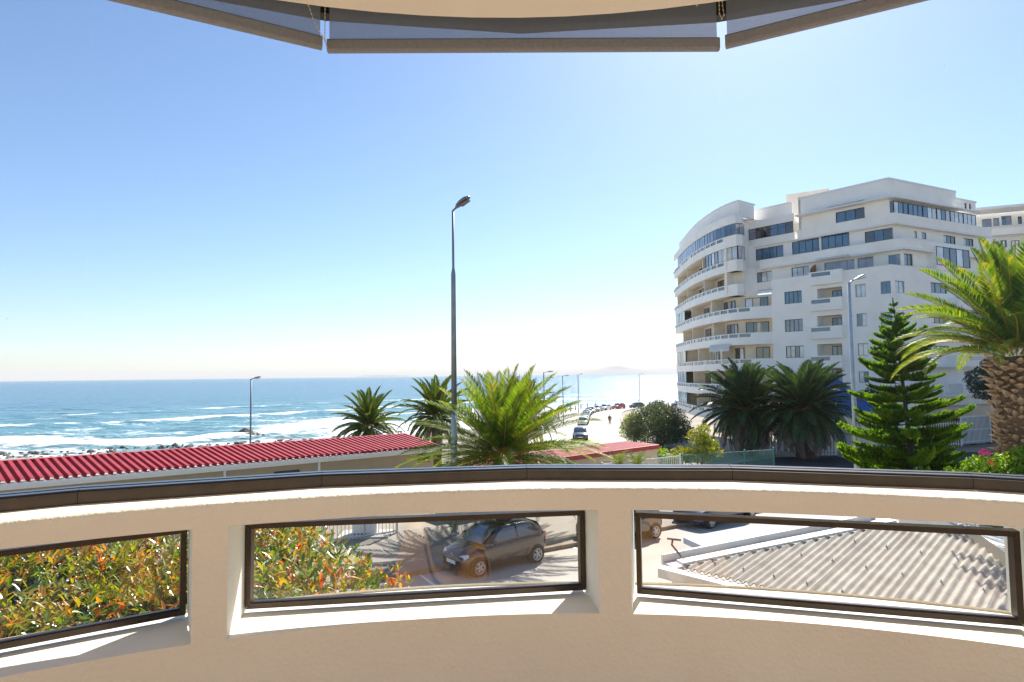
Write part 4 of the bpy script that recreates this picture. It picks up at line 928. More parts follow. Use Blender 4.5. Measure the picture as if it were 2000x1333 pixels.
# verge cap, box gutter behind it, fascia with rust, corner pipe
hl = math.hypot(hx, hy); ha = math.atan2(hy, hx); hz = math.tan(slopeC) * hy / hl
def hipbox(name, x0, x1, y0, y1, z0, z1, m):
    mb = MB(); ca, sa = math.cos(ha), math.sin(ha)
    mb.add([(x*ca - y*sa, x*sa + y*ca, zc + z + x * hz) for z in (z0, z1) for x, y in ((x0, y0), (x1, y0), (x1, y1), (x0, y1))], [(0,3,2,1),(4,5,6,7),(0,1,5,4),(1,2,6,5),(2,3,7,6),(3,0,4,7)]); return mb.build(name, m, cr)
hipbox('verge_cap', -.05, hl + .4, -.02, .2, .0, .05, M['paintwhite']); hipbox('gutter', -.1, hl + .4, .202, .62, -.16, -.1, M['asb2']); hipbox('gutter_side', -.1, hl + .4, .62, .68, -.16, .03, M['paintwhite']); hipbox('flat_roof', .9, hl + .6, .682, 1.5, -.14, -.02, M['asb2'])
MB().box((-.35, -.36, zc - .22), (W, -.14, zc - .05)).build('eaves_gutter', M['paintwhite'], cr)
MB().box((-.2, -.13, zc - .5), (W, -.06, zc - .075)).build('fascia', M['paintwhite'], cr)
MB().box((-.1, -.05, 0), (W, .1, zc - .2)).build('wall', M['paintwhite'], cr)
MB().box((.5, -.40, zc - .20), (2.1, -.362, zc - .175)).build('rust_streak', M['rust'], cr)
mb = MB(); mb.tube([(-.05, .12, zc + .02), (-.22, .22, zc + .08), (-.45, .3, zc + .22), (-.45, .34, zc + .32)], .02, 8); mb.tube([(-.55, .3, zc + .32), (-.3, .38, zc + .32)], .02, 8); mb.build('vent_pipe', M['rust'], cr)
for i in range(6):
    mb = MB(); mb.tube([(.15 + i*.13, -.42, zc - .20 - i*.02), (.15 + i*.13, -.42, zc - .28 - i*.02)], [.012, .03], 6); mb.build('hook', M['plastic'], cr)
mb = MB(); mb.add([(rx + .02, ry + .02, zc + .14 + ry * math.tan(slopeC)), (r3x + 1.5, r3y + .02 + (r3y - ry) / (r3x - rx) * 1.5, zc + .12 + r3y * math.tan(slopeC)), (r3x + 2.6, r3y + 1.6, zc + .2), (rx + .9, ry + 1.4, zc + .25)], [(0,1,2,3)]); mb.build('concrete_slab', M['paintwhite'], cr)
# ------------------------------------------------------------------ street lamps
def head_shape(mb, L=.75, w=.3, h=.16, mi=0):
    """cobra-head lantern along +x"""
    secs = [(0, .05, .05, 0), (.18*L, .07, .07, .02), (.34*L, w*.42, h*.6, .05), (.55*L, w*.5, h, .07), (.82*L, w*.46, h*.95, .09), (L, w*.2, h*.4, .10)]
    v = []; f = []; n = 10
    for x, hw, hh, zo in secs:
        for k in range(n): a = math.tau * k / n; v.append((x, hw * math.cos(a), zo + hh * .5 * math.sin(a) * (1.0 if math.sin(a) > 0 else .5)))
    for i in range(len(secs) - 1):
        for k in range(n): f.append((i*n+k, i*n+(k+1) % n, (i+1)*n+(k+1) % n, (i+1)*n+k))
    f += [tuple(range(n))[::-1], tuple((len(secs)-1)*n+k for k in range(n))]
    mb.add(v, f, mi)
def street_lamp(base, H, label, r0=.095, r1=.05, az=0.0, head=(.8, .32, .17), tilt=18, pole='darkpole', neck=None, arm=.0, second=None, lower=None, group='street lamps along the road'):
    root = thing('street_lamp', label, 'street lamp', base, 0, group)
    mb = MB()
    if neck:
        pts = [(0, 0, 0), (0, 0, H * neck), (0, 0, H * neck + .25), (0, 0, H)]; rd = [r0, r0 * .82, r1 * 1.02, r1]
    else: pts = [(0, 0, 0), (0, 0, H * .5), (0, 0, H)]; rd = [r0, (r0 + r1) / 2, r1]
    if lower:
        hz = lower; q = MB(); q.tube([(0, 0, 0), (0, 0, hz)], [r0 * 1.03, r0 * .98], 12).build('pole_base', M['galv'], root, True); pts[0] = (0, 0, hz); 
    mb.tube(pts, rd, 12).build('pole', M[pole], root, True)
    for zz in [H] + ([second] if second else []):
        if arm:
            ca, sa = math.cos(az), math.sin(az); MB().tube([(0, 0, zz - .02), (arm * .5 * ca, arm * .5 * sa, zz + .03), (arm * ca, arm * sa, zz + .07)], .035, 8).build('arm', M[pole], root, True)
        hb = MB(); head_shape(hb, *head); h_ = hb.build('lantern', M['lampgrey'], root, True)
        h_.location = (arm * math.cos(az), arm * math.sin(az), zz + (.07 if arm else 0)); h_.rotation_euler = (0, R(-tilt), az)
        L, w, hh = head; cv = MB(); cv.add([(x, y, z) for z in (-.002, -.03) for x, y in ((.45*L, -w*.34), (.92*L, -w*.28), (.92*L, w*.28), (.45*L, w*.34))], [(0,1,2,3),(7,6,5,4),(0,4,5,1),(1,5,6,2),(2,6,7,3),(3,7,4,0)])
        lc = cv.build('lamp_cover', M['lampglass'], h_); lc.location = (0, 0, .045 - hh * .2)
    MB().tube([(0, 0, 0), (0, 0, .12)], [r0 * 1.6, r0 * 1.5], 12).build('base_plate', M['galv'], root)
    return root
LB = G(888.5, 1050, 0); LT = P(882.5, 412, LB.y)
street_lamp((LB.x, LB.y, .13), LT.z - .13, 'tallest street lamp, slim grey mast rising in the middle against the sky', .115, .05, R(-32), (.95, .42, .24), 22, 'darkpole', neck=.80, lower=5.0)
b = P(489, 870, 42); street_lamp((b.x, 42, lz(42)), P(491, 741, 42).z - lz(42), 'small street lamp standing alone beyond the red roof on the left', .07, .05, R(-10), (.75, .28, .14), 4)
b = P(1657, 800, 23); street_lamp((b.x + .22, 23, 0), P(1648, 553, 23).z, 'pale street lamp in front of the apartment block beside the pine', .105, .06, R(8), (.62, .2, .1), 14, 'galv', arm=.12)
for px, top, d, lb, sec in ((1063, 728, 88, 'double headed street lamp just right of the big palm', 1), (1100, 735, 113, 'street lamp right of the double headed one, by the parked cars', 0), (1130, 732, 150, 'street lamp behind the row of parked cars', 0), (1250, 731.5, 172, 'farthest street lamp, above the grey green bush', 0)):
    b = P(px, 800, d); z = P(px, top, d).z; g = lz(d); street_lamp((b.x, d, g), z - g, lb, .10, .075, R(4), (1.5 if d < 100 else 1.25, .32, .2), 4, 'darkpole', second=(z - g - .9) if sec else None)

# ------------------------------------------------------------------ fences
def fence(name, label, p0, p1, z0, H, m, step, bw, tops='flat', posts=3.0, rails=(.12, .9), pw=.09, cat='fence'):
    p0 = Vector(p0); p1 = Vector(p1); d = p1 - p0; L = d.length; a = math.atan2(d.y, d.x); root = thing(name, label, cat, (p0.x, p0.y, z0), a)
    mb = MB(); mb.box((-bw/2, -.012, .06), (bw/2, .012, H - .04))
    if tops == 'spike': mb.add([(-bw/2, 0, H - .04), (bw/2, 0, H - .04), (0, 0, H + .05)], [(0, 1, 2)])
    me = mb.mesh('fence_bar', m)
    for i in range(int(L / step)): link('fence_bar', me, root, (step * (i + .5), 0, 0))
    for r_ in rails: MB().box((0, .013, H * r_ - .03), (L, .045, H * r_ + .03)).build('fence_rail', m, root)
    me = MB().box((-pw/2, -pw/2 + .03, 0), (pw/2, pw/2 + .03, H + .04)).mesh('fence_post', m); n_ = max(1, round(L / posts))
    for i in range(n_ + 1): link('fence_post', me, root, (L * i / n_, .06, 0))
    return root
# along the garden in front of the red roofed building (seen through the low windows)
fo = kn * 4.9
p0 = KA + fo + ku * -4; p1 = KA + fo + ku * 13.5
fence('palisade_fence', 'pale railing fence behind the hedge seen through the low windows', p0, p1, .0, 1.9, M['wfence'], .15, .028)
a, b = G(1178, 905, 1.8), G(1330, 888.5, 1.8); fence('railing_fence', 'white railing in front of the sand coloured annex', a.xy, b.xy, lz(34), 1.8, M['wfence'], .15, .045, rails=(.1, .96))
a, b = P(1486, 850, 53), P(1636, 850, 51.5); fence('palisade_fence', 'grey palisade fence behind the two dark palms', a.xy, b.xy, lz(52) , 2.3, M['gfence'], .24, .09, 'spike', 3.2, (.15, .88))
a, b = P(1636, 850, 51.3), P(1664, 850, 48); fence('palisade_fence', 'short return of the grey palisade fence beside the lamp post', a.xy, b.xy, lz(51), 2.4, M['gfence'], .2, .07, 'spike', 3.2, (.12, .88))
a, b = P(1880, 845, 55.5), P(1937, 845, 57); fence('gate', 'open white palisade gate by the entrance on the right', a.xy, b.xy, -.2, 2.6, M['wfence'], .17, .06, 'spike', 3.0, (.1, .5, .95), .1, 'gate')
a, b = P(1725, 835, 55), P(1878, 845, 54.5); fence('palisade_fence', 'white palisade fence behind the pine tree', a.xy, b.xy, -.2, 2.2, M['wfence'], .2, .06, 'spike', 3.0, (.1, .9))
# green mesh fence
def meshfence(label, p0, p1, z0, H):
    p0 = Vector(p0); p1 = Vector(p1); d = p1 - p0; L = d.length; root = thing('mesh_fence', label, 'fence', (p0.x, p0.y, z0), math.atan2(d.y, d.x))
    mg = mat('green_fence_paint', (.09, .27, .22), .5, var=.1); mb = MB(); st = .1
    n_ = int((L + H) / st)
    for i in range(n_):
        for sg in (1, -1):
            x0 = i * st - (0 if sg < 0 else H); x1 = x0 + H
            za, zb = (0, H) if sg > 0 else (H, 0)
            if x0 < 0: za += (0 - x0) * (zb - za) / H; x0 = 0
            if x1 > L: zb = za + (zb - za) * (L - x0) / max(1e-6, x1 - x0); x1 = L
            if x1 - x0 > .03: mb.bar((x0, 0, za), (x1, 0, zb), .009, .009)
    o = mb.build('wire_mesh', mg, root); o['kind'] = 'stuff'
    me = MB().tube([(0, 0, 0), (0, 0, H + .12)], .045, 8).mesh('fence_post', mg)
    for i in range(4): link('fence_post', me, root, (L * i / 3, .06, 0))
    MB().tube([(0, 0, H), (L, 0, H)], .022, 6).build('top_rail', mg, root)
a, b = G(1334, 886, 1.5), G(1512, 875.5, 1.5); meshfence('low green wire mesh fence beside the yellow green shrub', a.xy, b.xy, lz(39.5), 1.55)
# utility box by the fence
ub = thing('utility_box', 'white electrical utility box on a concrete plinth by the railing', 'utility box', (-6.0, 25.3, .13), math.atan2(ku.y, ku.x) - R(28))
MB().box((-.48, -.28, .1), (.48, .3, 1.35)).build('cabinet', M['trim'], ub); MB().box((-.44, -.24, .06), (.44, .26, .1)).build('base_frame', M['framebrown'], ub); MB().box((-1.0, -.7, 0), (1.0, .55, .06)).build('plinth', M['paleconc'], ub); MB().box((-.53, -.33, 1.35), (.53, .35, 1.41)).build('lid', M['trim'], ub); MB().box((-.02, -.29, .15), (.02, -.282, 1.3)).build('door_seam', M['framegrey'], ub)

# ------------------------------------------------------------------ vegetation
def setrnd(me, vals):
    a = me.attributes.new('rnd', 'FLOAT', 'FACE'); a.data.foreach_set('value', vals)
LM = {
 'palm': leafmat('palm_green', [(0, (.035, .085, .012)), (.5, (.06, .125, .016)), (.85, (.11, .165, .022)), (1, (.20, .16, .05))], .48, .32, .3),
 'palm_bright': leafmat('palm_yellow_green', [(0, (.045, .105, .010)), (.5, (.08, .155, .013)), (.85, (.15, .21, .02)), (1, (.32, .25, .035))], .5, .45, .3),
 'palm_dark': leafmat('palm_dark', [(0, (.016, .045, .02)), (.6, (.03, .07, .028)), (1, (.07, .13, .05))], .42, .22, .4),
 'dead': leafmat('palm_dead', [(0, (.14, .105, .09)), (.6, (.24, .195, .175)), (1, (.36, .31, .30))], .8, .15),
 'pine': leafmat('pine_green', [(0, (.04, .11, .010)), (.4, (.085, .20, .014)), (.8, (.15, .27, .022)), (1, (.22, .28, .03))], .5, .55, .3),
 'bush': leafmat('greygreen', [(0, (.045, .07, .035)), (.5, (.075, .105, .05)), (1, (.13, .16, .085))], .5, .25),
 'yellow': leafmat('yellowgreen', [(0, (.06, .12, .012)), (.5, (.14, .20, .015)), (.85, (.25, .25, .02)), (1, (.40, .24, .02))], .4, .45),
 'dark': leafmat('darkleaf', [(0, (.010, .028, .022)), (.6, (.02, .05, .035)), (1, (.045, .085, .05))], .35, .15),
 'shrub': leafmat('shrub_bright', [(0, (.07, .17, .012)), (.5, (.13, .26, .02)), (1, (.26, .34, .04))], .35, .45),
 'hedge': leafmat('hedge_leaf', [(0, (.045, .13, .014)), (.35, (.11, .20, .018)), (.62, (.26, .25, .025)), (.8, (.46, .22, .03)), (.92, (.52, .15, .04)), (1, (.45, .08, .05))], .3, .45, .9),
 'rachis': leafmat('rachis', [(0, (.38, .27, .035)), (1, (.52, .34, .04))], .5, .2)}
def frond_mesh(L, arch, leaf, n=46, seed=0, mat_='palm', width=.045, vlift=.5, tipdroop=.25, rach=.022):
    """one pinnate frond: starts at the origin along +x, arches down by 'arch' radians"""
    r_ = random.Random(seed); mb = MB(); rnd = []; pts = []; p = Vector((0, 0, 0)); st = L / 24
    for i in range(25):
        pts.append(p.copy()); t = i / 24; a = -arch * t ** 1.6; p = p + Vector((math.cos(a), 0, math.sin(a))) * st
    nb = len(mb.f); mb.tube(pts[::2], [rach * (1 - .85 * i / 12) for i in range(13)], 4, 1, False); rnd += [r_.random()] * (len(mb.f) - nb)
    for i in range(n):
        t = .10 + .90 * i / (n - 1); k = t * 24; j = min(23, int(k)); q = pts[j].lerp(pts[j+1], k - j); tg = (pts[j+1] - pts[j]).normalized(); up = Vector((-tg.z, 0, tg.x))
        ll = leaf * (math.sin(math.pi * min(1, (t * .93 + .10))) ** .6) * r_.uniform(.85, 1.1) + .05
        fwd = .55 + .75 * t
        for sg in (-1, 1):
            d = (Vector((0, sg, 0)) + tg * fwd * r_.uniform(.9, 1.1) + up * vlift * r_.uniform(.8, 1.15)).normalized(); dn = Vector((0, 0, -tipdroop * r_.uniform(.7, 1.2)))
            w = tg * width * .5; mid = q + d * ll * .5; tip = q + (d + dn * .9).normalized() * ll
            mb.add([q, mid + w, tip, mid - w], [(0, 1, 2, 3)]); rnd.append(r_.random() * .75 + .25 * t)
    me = mb.mesh('frond', [LM[mat_], LM['rachis']]); setrnd(me, [min(.999, x) for x in rnd]); return me
def palm(label, base, crown_z, trunk_r, L, kinds, nf, mat_, seed, dead=0, dens=46, leaf=.5, width=.045, maxel=84, minel=-18, group=None, az_off=0.0, pw=.85):
    r_ = random.Random(seed); root = thing('palm_tree', label, 'palm tree', base, 0, group); H = crown_z - base[2]
    mb = MB(); n_ = 12; lean = (r_.uniform(-.1, .1), r_.uniform(-.1, .1))
    pts = [(lean[0] * (i / n_) ** 2, lean[1] * (i / n_) ** 2, H * i / n_) for i in range(n_ + 1)]
    mb.tube(pts, [trunk_r * (1.12 - .15 * i / n_ + (.08 if i % 2 else 0)) for i in range(n_ + 1)], 14).build('trunk', M['palmtrunk'], root, True)
    vs = [frond_mesh(L * s, a, leaf * L / 3.2, dens, seed * 10 + i, mat_, width, vl, td) for i, (s, a, vl, td) in enumerate(kinds)]
    top = Vector((lean[0], lean[1], H))
    for i in range(nf):
        t = (i + .5) / nf; el = maxel + (minel - maxel) * t ** pw; az = i * 2.39996 + az_off + r_.uniform(-.15, .15)
        k = min(len(vs) - 1, int(t * len(vs) * .999 + r_.uniform(-.3, .3))) if len(vs) > 1 else 0; k = max(0, k)
        rr = trunk_r * .55 * t + .03
        o = link('frond', vs[k], root, top + Vector((math.cos(az) * rr, math.sin(az) * rr, .35 * (1 - t))), None, r_.uniform(.88, 1.08))
        o.rotation_euler = (r_.uniform(-.35, .35), -R(el + r_.uniform(-6, 6)), az); o.rotation_mode = 'XYZ'
    if dead:
        dv = [frond_mesh(L * .86, 1.2, leaf * .7 * L / 3.2, dens // 2, seed * 10 + 7 + q, 'dead', width * 1.2, .1, .5) for q in range(2)]
        for i in range(dead):
            az = i * 2.39996 + .7; t = i / dead; el = minel - 4 - 58 * t
            o = link('dead_frond', dv[i % 2], root, top + Vector((math.cos(az) * trunk_r * .7, math.sin(az) * trunk_r * .7, -.15 - .35 * t)), (r_.uniform(-.5, .5), -R(el), az), r_.uniform(.75, 1.0))
    return root, top
KN = [(1.0, .45, .75, .1), (1.0, .85, .6, .2), (1.0, 1.2, .45, .3), (.95, 1.45, .3, .4)]
palm('large bright green palm in the centre in front of the annex', (P(985, 870, 25.5).x, 25.5, .1), P(985, 897, 25.5).z, .42, 4.2, [(.90, .22, .8, .08), (.95, .4, .7, .12), (1, .55, .6, .18), (1.04, .75, .5, .25), (1, .95, .4, .3)], 98, 'palm_bright', 1, 14, 72, .45, .055, 84, -12, 'palms by the sea', 0.0, .72)
c = P(718, 838, 47); palm('small dark green palm standing behind the long red roof', (c.x, 47, lz(47)), c.z, .3, 2.95, KN, 60, 'palm', 2, 3, 62, .5, .105, 82, -18, 'palms by the sea')
c = P(853, 818, 43); palm('palm with drooping brownish fronds left of the large central palm', (c.x, 43, lz(43)), c.z, .3, 2.95, KN, 56, 'palm', 3, 14, 62, .5, .105, 82, -22, 'palms by the sea')
c = P(1022, 815, 45); palm('palm peeping out behind the right side of the large central palm', (c.x, 45, lz(45)), c.z, .3, 2.95, KN, 56, 'palm', 4, 6, 62, .5, .105, 82, -20, 'palms by the sea')
KD = [(1.0, .5, .7, .1), (1.0, .8, .5, .2), (1.0, 1.1, .35, .35), (.95, 1.35, .25, .45)]
c = P(1570, 806, 50); palm('dark green palm with grey dead fronds, right of the pair', (c.x, 50, lz(50)), c.z, .62, 4.4, KD, 92, 'palm_dark', 5, 64, 70, .62, .11, 80, -16, 'dark palms by the grey fence')
c = P(1457, 806, 53.5); palm('dark green palm with grey dead fronds, left of the pair', (c.x, 53.5, lz(53)), c.z, .6, 4.7, KD, 92, 'palm_dark', 6, 70, 70, .62, .11, 80, -16, 'dark palms by the grey fence')
# near palm with the pineapple trunk
cq = G(1886, 1040, 3.4); pt_ = thing('raised_planter', 'pale raised planter wall behind the corrugated roof at the right', 'planter', (cq.x, cq.y, 0), R(-12))
MB().box((0, 0, 0), (5.5, .25, 3.42)).build('front_wall', M['paintwhite'], pt_); MB().box((0, .252, 0), (.25, 3.2, 3.42)).build('side_wall', M['paintwhite'], pt_); MB().box((.252, .254, 2.6), (5.5, 3.2, 3.3)).build('soil', M['soil'], pt_)
DN = 13.6; c = P(1992, 688, DN); pr, top = palm('tall palm with pineapple textured trunk at the right edge', (c.x + .05, DN, 3.25), c.z - .1, .43, 2.4, [(1.02, .18, .8, .05), (1.02, .45, .75, .1), (1, .95, .6, .2), (.98, 1.3, .5, .3)], 66, 'palm_bright', 8, 0, 100, .5, .036, 87, 14, None, .4, .8)
bm = MB(); bm.add([(0, 0, .0), (-.075, 0, .02), (-.05, .05, .05), (0, .12, .085), (.05, .05, .05), (.075, 0, .02), (0, .03, -.05), (-.05, .0, -.03), (.05, 0, -.03)], [(0,1,2),(0,2,3),(0,3,4),(0,4,5),(1,7,2),(2,7,6,3),(3,6,8,4),(4,8,5),(0,5,8),(0,8,6),(0,6,7),(0,7,1)])
boot = bm.mesh('leaf_base', M['boot']); r_ = random.Random(9); Ht = top.z; row = 0; z = Ht - .02
while z > Ht - 2.2:
    for k in range(13):
        az = (k + .5 * (row % 2)) * math.tau / 13 + r_.uniform(-.03, .03); t = (Ht - z) / 2.4; rr = .465 - .09 * t + .05 * math.sin(min(1, t * 2.2) * math.pi)
        if math.sin(az) < .55 and r_.random() > .06:
            link('leaf_base', boot, pr, (top.x + math.cos(az) * rr, top.y + math.sin(az) * rr, z + r_.uniform(-.02, .02)), (R(-12) + r_.uniform(-.45, .3), r_.uniform(-.35, .35), az - math.pi / 2), (r_.uniform(.8, 1.4), r_.uniform(.7, 2.0), r_.uniform(.8, 1.4)))
    z -= .088; row += 1
# Norfolk Island pine
def pine_branch(L, seed):
    r_ = random.Random(seed); mb = MB(); rnd = []
    pts = [Vector((L * t, 0, -.10 * L * math.sin(t * 2.2) + .16 * L * t * t)) for t in [i / 8 for i in range(9)]]
    mb.tube(pts, [.022 * (1 - .8 * i / 8) for i in range(9)], 5, 1, False); rnd += [.5] * len(mb.f)
    ns = int(L / .034)
    def cord(p, d, ln, rad):
        nf = 9; d = d.normalized(); sd = d.cross(Vector((0, 0, 1))).normalized(); up = sd.cross(d); q = p; nseg = 4; n0 = len(mb.f)
        P_ = []
        for i in range(nseg + 1): t = i / nseg; P_.append(p + d * ln * t + Vector((0, 0, .28 * ln * t * t)))
        for i in range(nseg):
            for k in range(nf):
                a = math.tau * k / nf + i * .5 + r_.random(); o = (sd * math.cos(a) + up * math.sin(a)); ax = (P_[i+1] - P_[i]); b0 = P_[i] + ax * r_.random(); tip = b0 + o * rad * r_.uniform(.8, 1.2) + ax.normalized() * rad * 1.5
                w = ax.cross(o).normalized() * rad * .36; mb.add([b0 - w, b0 + w, tip], [(0, 1, 2)])
        rnd.extend([r_.random() * .8 + .2 * r_.random()] * (len(mb.f) - n0))
    for i in range(ns):
        t = .18 + .82 * i / ns; k = t * 8; j = min(7, int(k)); p = pts[j].lerp(pts[j+1], k - j); ln = (.42 if L > 1 else .30) * (1.05 - .62 * t) * r_.uniform(.85, 1.15) * min(1, t * 3.2)
        for sg in (-1, 1): cord(p, Vector((.55 + .4 * t, sg, .42 + r_.uniform(-.15, .3))), ln, .05)
        if i % 2: cord(p, Vector((.5, r_.uniform(-.4, .4), .8)), ln * .8, .05)
    me = mb.mesh('branch', [LM['pine'], M['bark']]); setrnd(me, rnd); return me
DP = 21.0; tb = P(1772, 905, DP); tt_ = P(1744, 588, DP); pine = thing('norfolk_pine', 'bright green tiered pine tree in front of the apartment block', 'pine tree', (tb.x + .35, DP, 0))
off = Vector((tt_.x - tb.x - .35, 0, 0)); Hp = tt_.z; tr = lambda z: Vector((off.x * (z / Hp) ** 1.15 , 0, z))
MB().tube([tr(Hp * i / 14) for i in range(15)], [.13 * (1 - i / 14) + .012 for i in range(15)], 8).build('trunk', M['bark'], pine, True)
PBm = [pine_branch(2.15, 1), pine_branch(1.9, 2), pine_branch(2.2, 3), pine_branch(.95, 4), pine_branch(.9, 5)]; r_ = random.Random(4)
zs = [P(1770, y, DP).z for y in (602, 618, 634, 651, 668, 686, 705, 724, 744, 764, 785, 806, 827, 848, 869, 890, 911, 932, 955, 980)]; ln = [.26, .40, .56, .72, .86, .95, 1.05, 1.15, 1.28, 1.42, 1.58, 1.75, 1.9, 2.0, 2.05, 2.1, 2.15, 2.2, 2.2, 2.1]
for wi, (z, L) in enumerate(zip(zs, ln)):
    nb = 4 if wi < 2 else 6 if wi < 5 else 8
    for k in range(nb):
        az = k * math.tau / nb + wi * .62 + r_.uniform(-.12, .12); me = PBm[r_.choice([3, 4])] if L < 1.2 else PBm[r_.choice([0, 1, 2])]; base_L = .95 if L < 1.2 else 2.1
        link('branch', me, pine, tr(z + r_.uniform(-.1, .1)), (r_.uniform(-.25, .25), R(-20 if wi < 5 else -6) + r_.uniform(-.13, .13), az), L / base_L * r_.uniform(.6, 1.1))
MB().tube([tr(Hp - .15), tr(Hp + .12)], [.03, .012], 6).build('leader', LM['pine'], pine)
# leafy crowns
def foliage(ells, n, size, seed, aspect=.5, outward=.7, fold=True):
    r_ = random.Random(seed); mb = MB(); rnd = []; vol = [e[1][0]*e[1][1]*e[1][2] for e in ells]; tot = sum(v ** .67 for v in vol)
    for (c, rad), v in zip(ells, vol):
        cl = r_.random()
        for _ in range(int(n * v ** .67 / tot)):
            d = Vector((r_.gauss(0, 1), r_.gauss(0, 1), r_.gauss(0, 1))).normalized(); q = (1 - r_.random() ** 2.2 * .55) * (1 + .13 * math.sin(d.x * 9 + seed) * math.sin(d.y * 8) + .1 * math.sin(d.z * 11 + 2))
            p = Vector(c) + Vector((d.x * rad[0], d.y * rad[1], d.z * rad[2])) * q
            a = (d * outward + Vector((r_.gauss(0, .6), r_.gauss(0, .6), r_.gauss(0, .6) + .25))).normalized(); s = a.cross(Vector((r_.gauss(0, 1), r_.gauss(0, 1), r_.gauss(0, 1)))).normalized(); l = size * r_.uniform(.6, 1.3)
            w = s * l * aspect * .5; mb.add([p - a * l * .5, p + w, p + a * l * .5, p - w], [(0, 1, 2, 3)]); rnd.append(min(.999, max(0, .6 * r_.random() + .25 * cl + .15 * (d.z + 1) / 2)))
    return mb, rnd
def crown(root, ells, n, size, seed, lm, name='crown', **k):
    mb, rnd = foliage(ells, n, size, seed, **k); me = bpy.data.meshes.new(name); me.from_pydata(mb.v, [], mb.f); me.materials.append(LM[lm]); setrnd(me, rnd); return link(name, me, root)
def blobs(w, d, h, n, seed, r0, base=.3):
    r_ = random.Random(seed); out = []
    for i in range(n):
        a = r_.random() * math.tau; q = math.sqrt(r_.random()); x, y = math.cos(a) * q * w, math.sin(a) * q * d; hh = h * (1 - .45 * q * q); z = base + (hh - base) * r_.uniform(.35, 1.0); rr = r0 * r_.uniform(.7, 1.3); out.append(((x, y, z - rr * .4), (rr, rr, rr * .8)))
    return out
def tree(name, label, cat, loc, ells, n, size, seed, lm, tr_r=.12, stems=4, th=None, **k):
    root = thing(name, label, cat, loc); r_ = random.Random(seed); mb = MB()
    for i in range(stems):
        c = r_.choice(ells)[0]; b = (r_.uniform(-.25, .25), r_.uniform(-.2, .2), 0); mb.tube([b, (b[0] * .6 + c[0] * .3, b[1] * .6 + c[1] * .3, c[2] * .55), c], [tr_r, tr_r * .7, tr_r * .25], 7)
    mb.build('trunk', M['bark'], root, True); crown(root, ells, n, size, seed, lm, **k); return root
g = P(1288, 840, 62); tree('large_bush', 'large grey green bush beside the seafront road', 'bush', (g.x, 62, lz(62)), blobs(3.1, 2.6, 4.5, 34, 21, 1.05, .5), 26000, .17, 21, 'bush', .12, 7)
tree('bush', 'low pale bush edging the road in front of the large bush', 'bush', (P(1228, 830, 70).x + .6, 70, lz(70)), blobs(1.3, 2.0, 3.4, 10, 22, .75), 6000, .16, 22, 'yellow', .06, 4)
g = P(1368, 880, 40.5); tree('shrub', 'yellow green leafy shrub behind the green mesh fence', 'shrub', (g.x, 40.5, lz(40)), blobs(1.1, 1.0, 3.1, 12, 23, .55, .3) + [((.25, 0, 2.9), (.45, .45, .5)), ((-.2, .1, 2.5), (.6, .6, .6)), ((-1.3, .2, 1.1), (.8, .6, .8))], 7000, .13, 23, 'yellow', .06, 5)
g = P(1300, 890, 41); tree('shrub', 'low green shrub at the right end of the annex', 'shrub', (g.x + .3, 41.5, lz(41)), blobs(1.2, .8, 1.9, 9, 24, .5, .3), 4500, .13, 24, 'shrub', .05, 4)
g = P(1240, 870, 42); tree('hedge_row', 'low green hedge behind the flat red roof', 'hedge', (g.x - .6, 42.3, lz(42)), [((x * .55 - 2.5, 0, 1.35 + .15 * math.sin(x * 2)), (.5, .5, .55)) for x in range(10)], 4500, .14, 25, 'yellow', .05, 6)
g = P(1880, 790, 60); tree('dark_tree', 'dark leafy tree with bent trunk by the entrance building', 'tree', (g.x + .6, 56, 0), [((-1.9, 0, 5.6), (1.2, 1.1, 1.1)), ((-.6, -.4, 6.6), (1.4, 1.2, 1.1)), ((.8, 0, 6.5), (1.3, 1.2, 1.1)), ((-1.2, .2, 4.6), (1.2, 1.0, .9)), ((.3, -.3, 5.2), (1.5, 1.2, 1.0)), ((1.6, .2, 5.6), (1.1, 1.0, 1.1)), ((.9, 0, 4.4), (1.1, 1.0, .8))], 16000, .17, 26, 'dark', .17, 4)
g = P(1690, 770, 57); tree('dark_tree', 'small dark tree against the apartment wall behind the pine', 'tree', (g.x + .4, 57, 0), [((0, 0, 4.1), (1.0, .9, .8)), ((.9, .1, 3.7), (.9, .8, .8))], 4000, .17, 27, 'dark', .09, 2)
# flowering shrub at the lower right
c = P(1965, 918, 12.9); fs = thing('flowering_shrub', 'bright green shrub with pink blooms at the lower right edge', 'shrub', (c.x, 12.9, 3.25)); zc_ = c.z - 3.25
cells = [((x * 1.46, y, zc_ + z * 1.46), (a_ * 1.46, .4, b_ * 1.46)) for x, y, z, a_, b_ in ((-.62, .1, -.22, .30, .28), (-.3, 0, -.02, .26, .24), (-.05, .1, -.10, .3, .3), (.25, 0, .02, .28, .3), (.55, .1, -.1, .3, .3), (.1, -.1, -.45, .8, .35), (.9, 0, -.1, .35, .35))]
crown(fs, cells, 6500, .11, 31, 'shrub', aspect=.55)
mb = MB(); [mb.tube([(x * .3, 0, 0), (x * .5, 0, zc_ * .5), (x, .05, zc_ - .1)], [.045, .035, .012], 6) for x in (-.8, -.3, .3, .8, 1.2)]; mb.build('stem', M['bark'], fs, True)
pk = mat('pink_petal', (.72, .10, .24), .5, var=.2); ok = mat('orange_petal', (.75, .26, .06), .5, var=.2)
